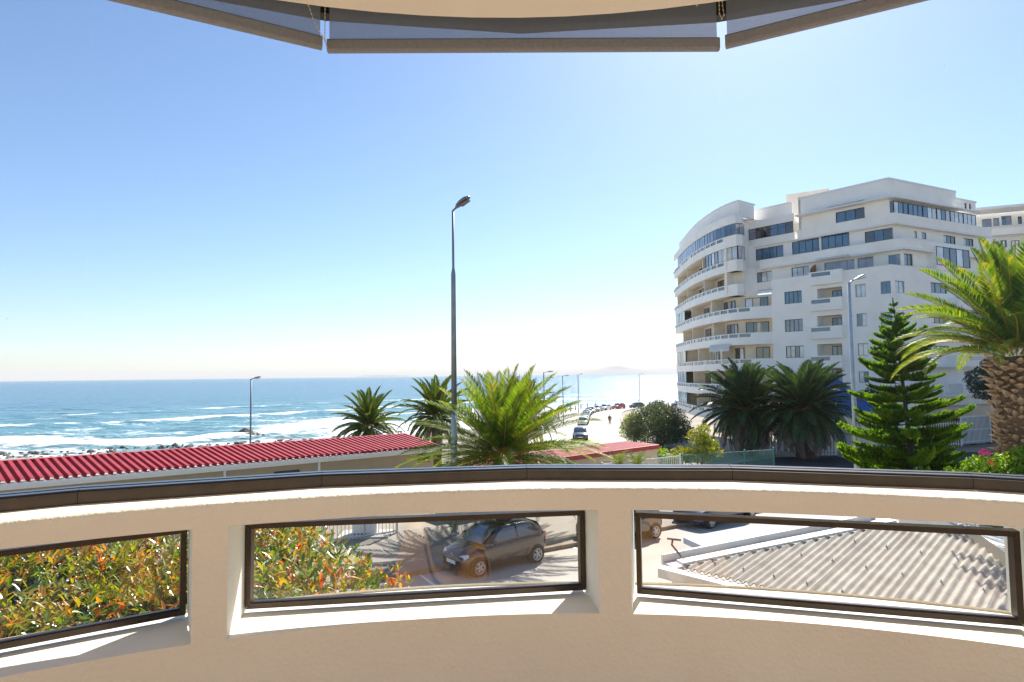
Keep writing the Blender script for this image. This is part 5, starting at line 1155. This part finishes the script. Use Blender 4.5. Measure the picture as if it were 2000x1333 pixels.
for (px, py, m_, s) in ((1923, 883, pk, .05), (1930, 886, pk, .04), (1934, 902, ok, .035), (1938, 906, ok, .03), (1916, 885, pk, .035)):
    s *= 1.5; q = P(px, py, 12.4) - Vector((c.x, 12.9, 3.25)); mb = MB(); r_ = random.Random(px)
    for k in range(14):
        d = Vector((r_.gauss(0, 1), r_.gauss(0, 1), r_.gauss(0, 1))).normalized(); e_ = d.cross(Vector((.3, .8, .4))).normalized() * s * .55; mb.add([q, q + d * s * .7 + e_, q + d * s, q + d * s * .7 - e_], [(0, 1, 2, 3)])
    mb.build('flower', m_, fs)
# yucca like plants by the white railing
for px, py, d in ((1208, 905, 31), (1244, 905, 30.5)):
    g = P(px, py, d); pl_ = thing('spiky_plant', 'small spiky plant by the white railing, ' + ('left one' if px < 1220 else 'brighter right one'), 'plant', (g.x, d, 0)); me = frond_mesh(1.0, .9, .3, 20, px, 'palm_bright', .03); MB().tube([(0, 0, 0), (0, 0, g.z - .1)], .06, 8).build('stem', M['bark'], pl_)
    for i in range(12): link('frond', me, pl_, (0, 0, g.z - .1), (0, -R(70 - 5 * i), i * 2.4))
# hedge in front of the parapet, seen through the left and middle low windows
def hedge():
    root = thing('photinia_hedge', 'tall glossy hedge with green, orange and red leaves below the left windows', 'hedge', (-4.2, 5.6, 0)); r_ = random.Random(77)
    def leafm(mi):
        mb = MB(); L = .098; mb.add([(0, 0, 0), (.35*L, .15*L, .03*L), (.72*L, .13*L, .0), (L, 0, -.10*L), (.72*L, -.13*L, .0), (.35*L, -.15*L, .03*L), (.36*L, 0, -.02*L), (.72*L, 0, -.05*L)], [(0,6,1), (1,6,7,2), (2,7,3), (0,5,6), (5,4,7,6), (4,3,7)]); me = mb.mesh('leaf', LM['hedge']); setrnd(me, [mi] * 6); return me
    lv = [leafm(x) for x in (.05, .2, .35, .5, .62, .74, .84, .93)]; base = Vector((-4.2, 5.6, 0))
    cand = []
    def top(x, y): return 4.86 - .11 * (y - 6.5) ** 2 * .3 + .18 * math.sin(x * 2.1 + y) + .12 * math.sin(x * 4.3 - y * 2.7) - max(0, x + 2.1) * .42
    for _ in range(2500):
        x, y = r_.uniform(-7.6, -.75), r_.uniform(4.3, 8.2); ztop = top(x, y)
        if y > 6.9 and x > -2.4: continue
        if y > 8.8 + x * .5 + 2: continue
        tint = r_.choice([.05, .15, .2, .3, .35, .35, .45, .5, .5, .55, .6, .62, .74, .95]); hgt = r_.uniform(0, .32)
        for k in range(9):
            az = k * 2.4 + r_.random(); el = R(r_.uniform(10, 70)); z = ztop - r_.uniform(0, .28) - (.32 - hgt)
            cand.append((x + r_.uniform(-.05, .05), y + r_.uniform(-.05, .05), z, az, el, min(7, max(0, int(tint * 8 + r_.uniform(-1, 1)))), r_.uniform(.75, 1.35)))
    # the leaves that show largest are parts of their own
    cand.sort(key=lambda q: math.hypot(q[0], q[1]) + (0 if abs(q[0] / q[1] + .62) < .32 else 3))
    mb = MB(); rnd = []
    for i, (x, y, z, az, el, t, s) in enumerate(cand):
        e_ = (r_.uniform(-.5, .5), -el, az)
        if i < 300: link('leaf', lv[t], root, (x - base.x, y - base.y, z), e_, s)
        else:
            Mx = Matrix.LocRotScale(Vector((x - base.x, y - base.y, z)), __import__('mathutils').Euler(e_), Vector((s, s, s))); me = lv[t]
            mb.add([Mx @ v.co for v in me.vertices], [tuple(p.vertices) for p in me.polygons]); rnd += [lv[t].attributes['rnd'].data[0].value] * 6
    me = bpy.data.meshes.new('foliage'); me.from_pydata(mb.v, [], mb.f); me.materials.append(LM['hedge']); setrnd(me, rnd); o = link('foliage', me, root); o['kind'] = 'stuff'
    # inner fill leaves, coloured dark to stand for the shade inside the hedge
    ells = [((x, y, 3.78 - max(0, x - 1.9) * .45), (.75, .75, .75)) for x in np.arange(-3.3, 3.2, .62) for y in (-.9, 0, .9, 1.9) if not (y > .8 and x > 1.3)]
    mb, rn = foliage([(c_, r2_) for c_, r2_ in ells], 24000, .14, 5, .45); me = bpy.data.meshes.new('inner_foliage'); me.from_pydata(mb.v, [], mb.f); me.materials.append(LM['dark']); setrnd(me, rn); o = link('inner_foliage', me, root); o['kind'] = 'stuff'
    mb = MB()
    for _ in range(26): x, y = r_.uniform(-2.8, 2.8), r_.uniform(-.8, 1.5); mb.tube([(x * .8, y * .8, 0), (x, y, 2), (x * 1.05, y, 3.9)], [.06, .045, .015], 6)
    mb.build('stems', M['bark'], root)
hedge()

# ------------------------------------------------------------------ cars
def carpaint(name, col): return mat(name, col, .22, .15, var=.03, coat=1.0)
PAINT = {'black': M['black_paint'], 'white': carpaint('white_car_paint', (.78, .78, .77)), 'silver': carpaint('silver_car_paint', (.42, .44, .46)), 'red': carpaint('red_car_paint', (.42, .03, .03)), 'dark': carpaint('charcoal_car_paint', (.05, .055, .065)), 'blue': carpaint('navy_car_paint', (.03, .05, .11))}
def subsurf(o, lv=2):
    m = o.modifiers.new('s', 'SUBSURF'); m.levels = lv; m.render_levels = lv
def car(label, pos, rz, paint, L=3.54, W=1.64, H=1.48, z=0.0, near=True, group='parked cars', suv=False):
    """hatchback, front towards +x"""
    root = thing('parked_car', label, 'car', (*pos, z), rz, group); hw = W / 2; k = L / 3.54; hk = H / 1.48
    pm = PAINT[paint]
    # lower body: stations x, half width factor, sill z, belt z, crown z
    st = [(1.77, .62, .30, .52, .54), (1.72, .78, .22, .62, .66), (1.58, .90, .20, .70, .76), (1.30, .97, .19, .80, .87), (.95, 1, .19, .87, .95), (.60, 1, .19, .90, .97), (0, 1, .19, .93, .98), (-.7, 1, .19, .96, 1.0), (-1.25, .99, .20, .98, 1.02), (-1.55, .95, .24, .98, 1.02), (-1.70, .88, .30, .95, .99), (-1.76, .80, .36, .80, .84)]
    mb = MB(); v = []
    for x, wf, z0, zb, zc_ in st:
        w = hw * wf; z0 *= hk; zb *= hk; zc_ *= hk; half = [(w * .80, z0), (w * .985, z0 + .10), (w, z0 + (zb - z0) * .45), (w * .985, zb - .06), (w * .93, zb), (w * .55, zc_), (0, zc_ + .012)]
        ring = [(x * k, y, zz) for y, zz in half] + [(x * k, -y, zz) for y, zz in half[-2::-1]]; v += ring
    n = 13; f = [(i*n+j, i*n+j+1, (i+1)*n+j+1, (i+1)*n+j) for i in range(len(st)-1) for j in range(n-1)] + [(i*n+n-1, i*n, (i+1)*n, (i+1)*n+n-1) for i in range(len(st)-1)]
    f += [tuple(range(n))[::-1], tuple((len(st)-1)*n+j for j in range(n))]
    b = mb.add(v, f).build('body', pm, root, True); subsurf(b, 2)
    # cabin
    top = 1.47 * hk; cs = [(.98, .86, .88, .90, .86), (.72, .90, .90, 1.10, .80), (.38, .915, .92, 1.36, .76), (.10, .92, .93, 1.455, .75), (-.45, .92, .94, 1.47, .745), (-1.0, .90, .95, 1.44, .735), (-1.38, .87, .96, 1.36, .71), (-1.58, .84, .96, 1.16, .74), (-1.70, .82, .95, .98, .78)]
    mb = MB(); v = []
    for x, wb, zb, zt, wt in cs:
        zb *= hk; zt *= hk; half = [(hw * wb, zb - .05), (hw * (wb * .8 + wt * .2), zb + (zt - zb) * .45), (hw * wt, zt - .05 * min(1, (zt - zb) * 3)), (hw * wt * .6, zt), (0, zt + .01)]
        v += [(x * k, y, zz) for y, zz in half] + [(x * k, -y, zz) for y, zz in half[-2::-1]]
    n = 9; f = [(i*n+j, i*n+j+1, (i+1)*n+j+1, (i+1)*n+j) for i in range(len(cs)-1) for j in range(n-1)] + [tuple(range(n))[::-1], tuple((len(cs)-1)*n+j for j in range(n))]
    cb = mb.add(v, f).build('cabin', pm, root, True); subsurf(cb, 2)
    # glass, set just proud of the cabin
    def gl(name, pts, off): o = MB().add([Vector(p) + Vector(off) for p in pts], [tuple(range(len(pts)))]).build(name, M['carglass'], root); return o
    gl('windscreen', [(.93*k, -.60*hw/.82, .935*hk), (.93*k, .60*hw/.82, .935*hk), (.62*k, .62*hw/.82, 1.17*hk), (.36*k, .55*hw/.82, 1.335*hk), (.36*k, -.55*hw/.82, 1.335*hk), (.62*k, -.62*hw/.82, 1.17*hk)], (.045, 0, .03))
    gl('rear_window', [(-1.40*k, -.52, 1.32*hk), (-1.40*k, .52, 1.32*hk), (-1.62*k, .56, 1.06*hk), (-1.62*k, -.56, 1.06*hk)], (-.045, 0, .02))
    for sg in (1, -1):
        y0, y1 = sg * hw * .905, sg * hw * .785
        gl('side_window', [(.62*k, y0, .985*hk), (-.35*k, y0, 1.0*hk), (-.35*k, y1, 1.37*hk), (.12*k, y1, 1.355*hk), (.34*k, y1*1.04, 1.26*hk)], (0, sg * .022, 0)); gl('side_window', [(-.43*k, y0, 1.0*hk), (-1.22*k, y0*.985, 1.06*hk), (-1.26*k, y1*1.02, 1.27*hk), (-1.05*k, y1, 1.35*hk), (-.43*k, y1, 1.37*hk)], (0, sg * .024, 0))
        # wheels
        for x in (1.19, -1.23):
            wr = .288 * hk if not suv else .34
            wl = link('wheel', None, root, (x * k, sg * (hw - .065), wr))
            mb = MB(); pr = [(-.10, wr*.72), (-.10, wr*.93), (-.07, wr), (.07, wr), (.095, wr*.93), (.095, wr*.70)]; nn = 28
            mb.add([(r2_ * math.cos(math.tau*q/nn), sg * yy, r2_ * math.sin(math.tau*q/nn)) for yy, r2_ in pr for q in range(nn)], [(i*nn+q, i*nn+(q+1) % nn, (i+1)*nn+(q+1) % nn, (i+1)*nn+q) for i in range(5) for q in range(nn)]); mb.build('tyre', M['tyre'], wl, True)
            mb = MB(); mb.tube([(0, sg*.05, 0), (0, sg*.098, 0)], [wr*.2, wr*.17], 12)
            for q in range(10 if near else 5):
                a = math.tau * (q // 2 if near else q) / 5 + (.22 if q % 2 else -.22) * (1 if near else 0); d = Vector((math.cos(a), 0, math.sin(a))); mb.bar(d * wr * .12 + Vector((0, sg*.085, 0)), d * wr * .68 + Vector((0, sg*.075, 0)), .035, .02, 0, (0, 1, 0))
            ring = [(wr*.60, .07), (wr*.72, .096), (wr*.74, .07)]
            mb.add([(r2_ * math.cos(math.tau*q/nn), sg * yy, r2_ * math.sin(math.tau*q/nn)) for r2_, yy in ring for q in range(nn)], [(i*nn+q, i*nn+(q+1) % nn, (i+1)*nn+(q+1) % nn, (i+1)*nn+q) for i in range(2) for q in range(nn)]); mb.build('rim', M['rim'], wl, True)
            MB().tube([(0, sg*.0, 0), (0, sg*.045, 0)], wr*.7, 20).build('brake_drum', M['plastic'], wl)
            o = MB().tube([(x * k, sg * (hw - .25), wr + .02), (x * k, sg * (hw - .006), wr + .02)], wr * 1.14, 24).build('wheel_arch', M['plastic'], root)
        # lamps
        mb = MB(); hp = [(1.60, .50, .70), (1.66, .40, .66), (1.70, .40, .58), (1.645, .66, .58), (1.52, .755, .67), (1.50, .72, .74)]
        cc_ = Vector((sum(p[0] for p in hp) / 6 + .03, sum(p[1] for p in hp) / 6 + .02, sum(p[2] for p in hp) / 6)); vs = [Vector((p[0] * k + .035, sg * p[1] * hw / .82, p[2] * hk)) for p in hp] + [Vector((cc_.x * k + .035, sg * cc_.y * hw / .82, cc_.z * hk))]
        mb.add(vs, [(i, (i+1) % 6, 6) for i in range(6)]).build('headlight', M['headlamp'], root, True)
        MB().box((-1.70*k, sg*hw*.80 - .09, .74*hk), (-1.60*k, sg*hw*.80 + .07, 1.0*hk)).build('tail_light', M['redlamp'], root)
        if near:
            mr = MB(); v_ = [Vector((.62, sg*(hw + .10), 1.0)), Vector((.62, sg*(hw + .17), 1.02))]; mr.tube([(.66, sg*(hw*.9), .97), (.64, sg*(hw + .02), .99), (.62, sg*(hw + .10), 1.01), (.61, sg*(hw + .19), 1.0)], [.02, .04, .075, .05], 8); mr.build('wing_mirror', pm, root, True)
            MB().box((-.28, sg*(hw + .002) - .012, .83), (-.12, sg*(hw + .002) + .012, .86)).build('door_handle', pm, root)
    MB().box((1.735*k, -.26, .38*hk), (1.765*k + .02, .26, .49*hk)).build('number_plate', M['plate'], root)
    MB().box((1.66*k, -.5, .25*hk), (1.775*k, .5, .345*hk)).build('lower_grille', M['plastic'], root)
    MB().box((-1.785*k, -.26, .55*hk), (-1.765*k, .26, .66*hk)).build('number_plate', M['plate'], root)
    if near:
        mb = MB(); nn = 18; e0 = Vector((1.735, 0, .645))
        for q in range(nn):
            a, b_ = math.tau * q / nn, math.tau * (q + 1) / nn; mb.tube([e0 + Vector((0, .062 * math.cos(a), .062 * math.sin(a))), e0 + Vector((0, .062 * math.cos(b_), .062 * math.sin(b_)))], .008, 5)
        for pts in (((-.035, .048), (-.012, -.045)), ((-.012, -.045), (.0, -.01)), ((0, -.01), (.012, -.045)), ((.012, -.045), (.035, .048)), ((-.014, .054), (0, .018)), ((0, .018), (.014, .054))):
            mb.bar(e0 + Vector((0, pts[0][0], pts[0][1])), e0 + Vector((0, pts[1][0], pts[1][1])), .012, .012, 0, (1, 0, 0))
        mb.build('front_badge', M['rim'], root)
        mb = MB(); mb.bar((.80, -.45, .99), (.78, .1, 1.05), .015, .012); mb.bar((.80, 0.05, .99), (.78, .55, 1.05), .015, .012); mb.build('wiper', M['plastic'], root)
        MB().tube([(-1.1, 0, 1.45), (-1.3, 0, 1.62)], .006, 5).build('aerial', M['plastic'], root)
    return root
wr_ = Vector((.75, 21.78)); wf_ = Vector((-1.23, 20.27)); hd = (wf_ - wr_).normalized(); side = Vector((hd.y, -hd.x)); side = side if side.y > 0 else -side
cc = (wr_ + wf_) / 2 + side * .72; car('black small hatchback parked at the kerb in the middle low window', cc[:], math.atan2(hd.y, hd.x), 'black')
p = KA + ku * 24.2 - kn * 1.0; car('charcoal car parked behind the black hatchback', (4.15, 24.75), math.atan2(-ku.y, -ku.x), 'dark', 3.4, 1.65, 1.45)
car('navy car at the top left of the right low window', (8.9, 27.6), math.atan2(-ku.y, -ku.x) + .1, 'blue', 4.2, 1.75, 1.4)
rc = smooth_poly([(x - 3.2, y) for x, y in ROADC[2:6]] + [(31.5, 168.0), (58, 178.5)], 14); Lr = run_len(rc)
def road_at(s): p, q = Vector(at_len(rc, Lr, s)), Vector(at_len(rc, Lr, s + 1)); return p, math.atan2((q - p).y, (q - p).x)
far = [('dark', 'dark car alone on the seafront road beyond the annex', 6.5), ('white', 'nearest white car of the seafront row', 44), ('white', 'second white car of the seafront row', 49.5), ('silver', 'third car of the seafront row, pale grey', 55), ('dark', 'fourth car of the seafront row, dark', 61), ('silver', 'silver car between two dark ones in the seafront row', 67.5), ('dark', 'dark car before the silver ones in the seafront row', 74), ('silver', 'silver car in the middle of the seafront row', 80.5), ('silver', 'silver car left of the red pickup', 87), ('white', 'white car just left of the red car', 93.5), ('red', 'red car in the seafront row', 100), ('dark', 'dark car right of the red car', 107), ('silver', 'grey car second right of the red car', 113.5), ('blue', 'blue car at the far end of the seafront row', 121)]
proto = {}
for i, (pt, lb, s) in enumerate(far):
    s = min(s, Lr[-1] - 2); p, a = road_at(s); 
    if pt not in proto:
        proto[pt] = car(lb, p[:], a + math.pi + (.0 if i else 0), pt, 4.2, 1.75, 1.55, lz(p.y) + .015, False, 'cars parked along the seafront', i % 3 == 0)
    else:
        o = copy_tree(proto[pt]); o.location = (p.x, p.y, lz(p.y) + .015); o.rotation_euler = (0, 0, a + math.pi); o['label'] = lb
# bollards along the promenade edge
bo = MB(); bo.tube([(0, 0, 0), (0, 0, 1.2), (0, 0, 1.3)], [.17, .15, .08], 10); bo = bo.mesh('bollard', M['darkpole'], True)
names = ['first', 'second', 'third', 'fourth', 'fifth', 'sixth', 'seventh', 'eighth', 'ninth', 'tenth', 'eleventh', 'twelfth', 'thirteenth', 'fourteenth', 'fifteenth', 'sixteenth', 'seventeenth']
sc = smooth_poly([(x - 9.5, y + 1) for x, y in ROADC[3:6]] + [(28, 183), (58, 191)], 14); Ls = run_len(sc)
for i in range(17):
    s = 22 + i * 6.0
    if s > Ls[-1]: break
    p = at_len(sc, Ls, s); o = link('bollard', bo, None, (p[0], p[1], lz(p[1]))); tag(o, names[i] + ' dark bollard from the left along the seafront edge', 'bollard', 'bollards along the seafront', 'thing')
# person walking on the road
def person(loc, rz):
    root = thing('person', 'person in olive top and reddish trousers walking on the road', 'person', loc, rz)
    def skin(name, vs, es, rad, m):
        me = bpy.data.meshes.new(name); me.from_pydata(vs, es, []); me.materials.append(m); o = link(name, me, root); sk = o.modifiers.new('k', 'SKIN'); ss = o.modifiers.new('s', 'SUBSURF'); ss.levels = ss.render_levels = 1
        for v_, r2_ in zip(me.skin_vertices[0].data, rad): v_.radius = (r2_, r2_)
        me.skin_vertices[0].data[0].use_root = True; return o
    olive = mat('olive_top', (.10, .11, .075), .9); trou = mat('reddish_trousers', (.30, .11, .08), .9); skn = mat('skin', (.42, .26, .18), .6); hair = mat('hair', (.05, .035, .025), .8)
    vs = [(0, 0, .95), (0, 0, 1.15), (0, 0, 1.38), (0, 0, 1.48), (.0, .0, 1.56), (.02, 0, 1.66), (.01, 0, 1.76), (0, .2, 1.40), (-.04, .27, 1.13), (.08, .25, .90), (.11, .25, .80), (0, -.2, 1.40), (.06, -.28, 1.13), (.0, -.26, .88), (.01, -.26, .78),
          (0, .1, .88), (.10, .11, .50), (.0, .11, .08), (.12, .11, .04), (0, -.1, .88), (-.02, -.11, .48), (-.22, -.11, .12), (-.12, -.11, .04)]
    es = [(0,1),(1,2),(2,3),(3,4),(4,5),(5,6),(2,7),(7,8),(8,9),(9,10),(2,11),(11,12),(12,13),(13,14),(0,15),(15,16),(16,17),(17,18),(0,19),(19,20),(20,21),(21,22)]
    rad = [.15,.14,.16,.07,.055,.10,.08,.075,.055,.042,.045,.075,.055,.042,.045,.10,.075,.05,.045,.10,.075,.05,.045]
    o = skin('body', vs, es, rad, skn)
    skin('jacket', [(0, 0, .92), (0, 0, 1.16), (0, 0, 1.40), (0, 0, 1.49), (0, .21, 1.41), (-.04, .275, 1.13), (.06, .25, .95), (0, -.21, 1.41), (.06, -.285, 1.13), (.0, -.262, .93)], [(0,1),(1,2),(2,3),(2,4),(4,5),(5,6),(2,7),(7,8),(8,9)], [.175,.17,.185,.085,.095,.075,.06,.095,.075,.06], olive)
    skin('trousers', [(0, 0, .93), (0, .1, .87), (.10, .11, .50), (.0, .11, .12), (0, -.1, .87), (-.02, -.11, .48), (-.21, -.11, .15)], [(0,1),(1,2),(2,3),(0,4),(4,5),(5,6)], [.165,.12,.09,.07,.12,.09,.07], trou)
    skin('hair', [(-.02, 0, 1.68), (-.01, 0, 1.78)], [(0, 1)], [.10, .085], hair)
g = G(1191, 829.5, lz(114)); person((g.x, g.y, lz(g.y) + .02), R(75))

# ------------------------------------------------------------------ wavy bentwood rack in the room, seen mirrored in the middle low window
a0, a1 = OPEN[1]; pA_, pB_ = Vector(pol(LWE[1][0][1], LWE[1][0][0], 0)), Vector(pol(LWE[1][1][1], LWE[1][1][0], 0)); wu = (pB_ - pA_).normalized(); wn_ = Vector((wu.y, -wu.x, 0))     # towards the room
def mirrored(px, py, dist):
    r = ray(px, py); t = (pA_ - Vector((0, 0, 0))).dot(wn_) / Vector((r.x, r.y, 0)).dot(wn_); h_ = Vector((0, 0, CAM_Z)) + r * t
    r2_ = r - wn_ * 2 * r.dot(wn_); return h_ + r2_ * (dist / r2_.dot(wn_))
lo_, hi_ = .3, 4.0
for _ in range(40):
    mid_ = (lo_ + hi_) / 2
    if mirrored(880, 1144, mid_).z > FLOOR_Z + .02: lo_ = mid_
    else: hi_ = mid_
wave = [(772, 1134), (775, 1105), (781, 1075), (790, 1050), (800, 1038), (811, 1034), (822, 1040), (831, 1060), (838, 1088), (844, 1114), (852, 1132), (866, 1142), (884, 1143), (897, 1132), (907, 1110), (916, 1088), (927, 1076), (938, 1073), (948, 1079), (954, 1095), (957, 1120), (957, 1144)]
wp = smooth_poly([mirrored(x, y, lo_) for x, y in wave], 4); ctr = sum((Vector(p_) for p_ in wp), Vector()) / len(wp); org_ = Vector((ctr.x, ctr.y, FLOOR_Z))
rack = thing('wavy_wooden_rack', 'orange wavy bentwood rack, seen as a reflection in the middle low window', 'rack', org_)
mb = MB(); n_ = len(wp); v = []
for i_, p_ in enumerate(wp):
    p_ = Vector(p_) - org_; t_ = (Vector(wp[min(i_ + 1, n_ - 1)]) - Vector(wp[max(i_ - 1, 0)])).normalized(); nn_ = t_.cross(wn_).normalized() * .006
    for dd_, k_ in ((0, 1), (.34, 1), (.34, -1), (0, -1)): v.append(p_ + wn_ * dd_ + nn_ * k_)
mb.add(v, [(i_*4+k_, i_*4+(k_+1) % 4, (i_+1)*4+(k_+1) % 4, (i_+1)*4+k_) for i_ in range(n_ - 1) for k_ in range(4)] + [(3, 2, 1, 0), tuple((n_-1)*4 + k_ for k_ in range(4))])
ven = mat('orange_veneer', (.88, .46, .12), .35, var=.15, scale=9); mb.build('bent_plywood', ven, rack, True)
mb = MB(); fl = [Vector(p_) - org_ for p_ in wp]; v = []
for p_ in fl:
    for dd_ in (.02, .032): v += [p_ + wn_ * dd_, Vector((p_.x, p_.y, .004)) + wn_ * dd_]
mb.add(v, [(i_*4, i_*4+1, i_*4+5, i_*4+4) for i_ in range(n_ - 1)] + [(i_*4+2, i_*4+6, i_*4+7, i_*4+3) for i_ in range(n_ - 1)]); mb.build('side_panel', ven, rack)

# ------------------------------------------------------------------ sea air
hz = MB().box((-70000, -400, -14), (70000, 66000, 330)).build('haze', None); tag(hz, 'thin pale sea haze over the bay', 'haze', kind='stuff')
hm = bpy.data.materials.new('sea_haze'); hm.use_nodes = True; nt = hm.node_tree; nt.nodes.remove(nt.nodes['Principled BSDF'])
pv_ = nt.nodes.new('ShaderNodeVolumePrincipled'); pv_.inputs['Color'].default_value = (1, .97, .94, 1); pv_.inputs['Density'].default_value = 5e-5; pv_.inputs['Anisotropy'].default_value = 0
nt.links.new(pv_.outputs[0], nt.nodes['Material Output'].inputs['Volume']); hz.data.materials.append(hm)
